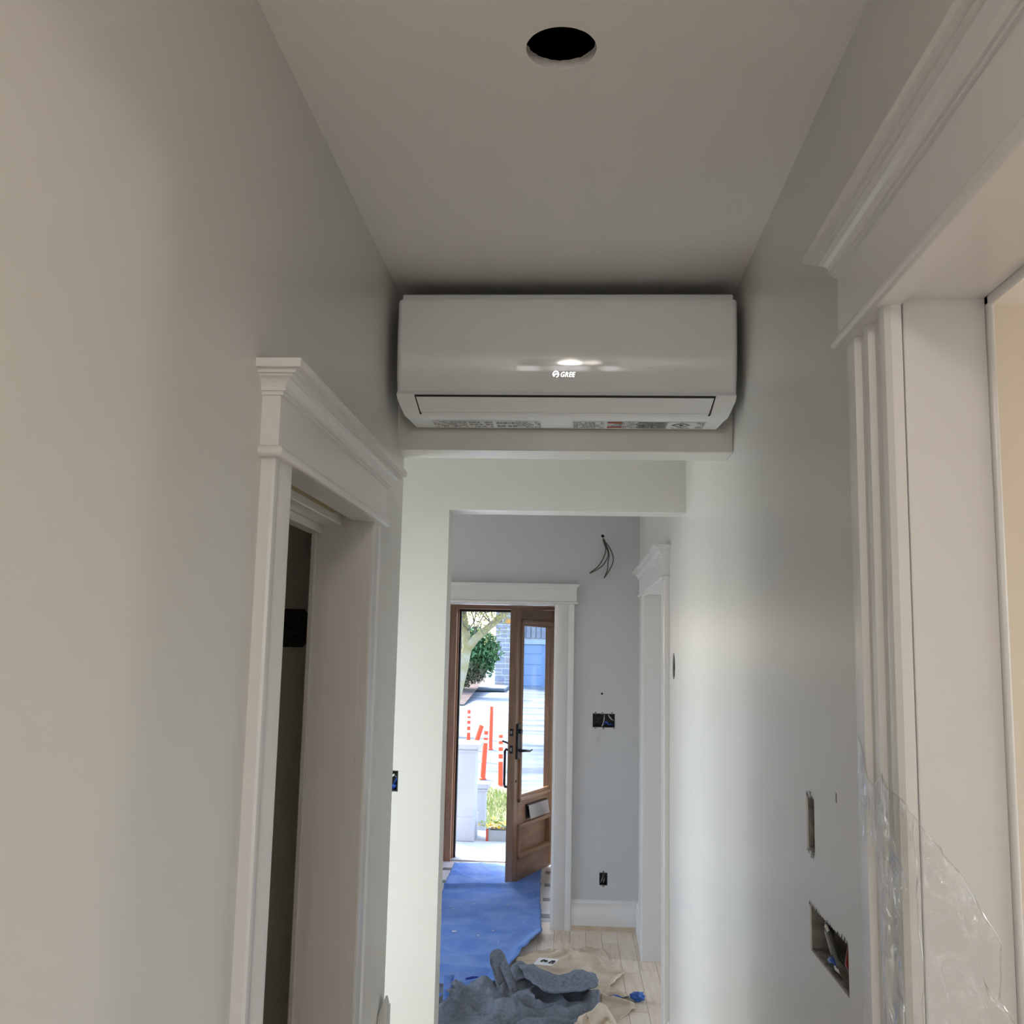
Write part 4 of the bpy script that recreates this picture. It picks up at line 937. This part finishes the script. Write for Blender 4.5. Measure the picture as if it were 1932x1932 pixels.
def twig(p, d, L, r, depth):
    pts = [p]; n = 4
    for k in range(n):
        d = (d+Vector((rr.gauss(0, .22), rr.gauss(0, .22), rr.gauss(0, .2)))).normalized(); p = p+d*(L/n); pts.append(p)
        if depth > 0 and rr.random() < .85: twig(p, (d+Vector((rr.gauss(0, .7), rr.gauss(0, .7), rr.gauss(0, .6)))).normalized(), L*.62, r*.6, depth-1)
        if rr.random() < .55:
            i = len(bu.v); s = rr.uniform(.008, .018); q = p+Vector((rr.gauss(0, .02), rr.gauss(0, .02), rr.gauss(0, .02)))
            bu.v += [tuple(q+Vector((s, 0, 0))), tuple(q+Vector((0, 0, s))), tuple(q-Vector((s, 0, 0))), tuple(q-Vector((0, 0, s)))]; bu.f.append((i, i+1, i+2, i+3))
    mb.tube(pts, [r, r*.85, r*.7, r*.55, r*.35], 3, False)
for k in range(12): twig(Vector((-2.15-.03*k, 20, 1.8+.1*k)), Vector((rr.uniform(-.6, .6), rr.uniform(-.5, .1), .7)).normalized(), .9, .02, 3)
for a in limb[1:]:
    for k in range(2): twig(Vector(a), Vector((rr.uniform(-.9, .1), rr.uniform(-.5, .2), .7)).normalized(), .8, .018, 3)
for k in range(12): twig(Vector((-2.7+.09*k, 19.6, 3.3)), Vector((rr.uniform(-.2, .6), 0, -1)).normalized(), .9, .016, 3)
M['twig'] = mat('grey_twig', (.17, .16, .12), .9)
o = mb.build('twigs', M['twig']); o['kind'] = 'stuff'; keep(t, o); o = bu.build('buds', M['bud']); o['kind'] = 'stuff'; keep(t, o)

# ------------------------------------------------------------------ sub-parts hang on the part they belong to
def sub(thing, child, part):
    ps = [c for c in thing.children if c.name.split('.')[0] == part]
    for c in [c for c in thing.children if c.name.split('.')[0] == child]:
        def mid(o): return sum((Vector(q) for q in o.bound_box), Vector())/8
        p = min(ps, key=lambda q: (mid(q)-mid(c)).length); c.parent = p; c.matrix_parent_inverse = Matrix.Identity(4)
for c, p in (('logo_lettering', 'front_panel'), ('logo_emblem', 'front_panel'), ('label_print', 'rating_label'), ('warning_bar', 'warning_label'), ('flame_symbol', 'warning_label'), ('grille_slat', 'added_intake_grille'), ('lower_vane', 'louver')): sub(ac, c, p)
for c, p in (('lever', 'lock_plate'), ('thumb_turn', 'lock_plate'), ('latch_bolt', 'latch_plate'), ('letter_flap', 'letter_slot'), ('letter_slot_hood', 'letter_slot')): sub(door, c, p)
sub(hs, 'door_panel', 'garage_door'); sub(cd, 'printed_mark', 'card_sheet')
for o in list(C.objects):
    if o.get('category') == 'post': sub(o, 'reflective_band', 'tube')
    if o.get('category') == 'pillar': sub(o, 'cap_moulding', 'cap')
    if o.get('category') == 'junction box': sub(o, 'mounting_ear', 'box_shell')
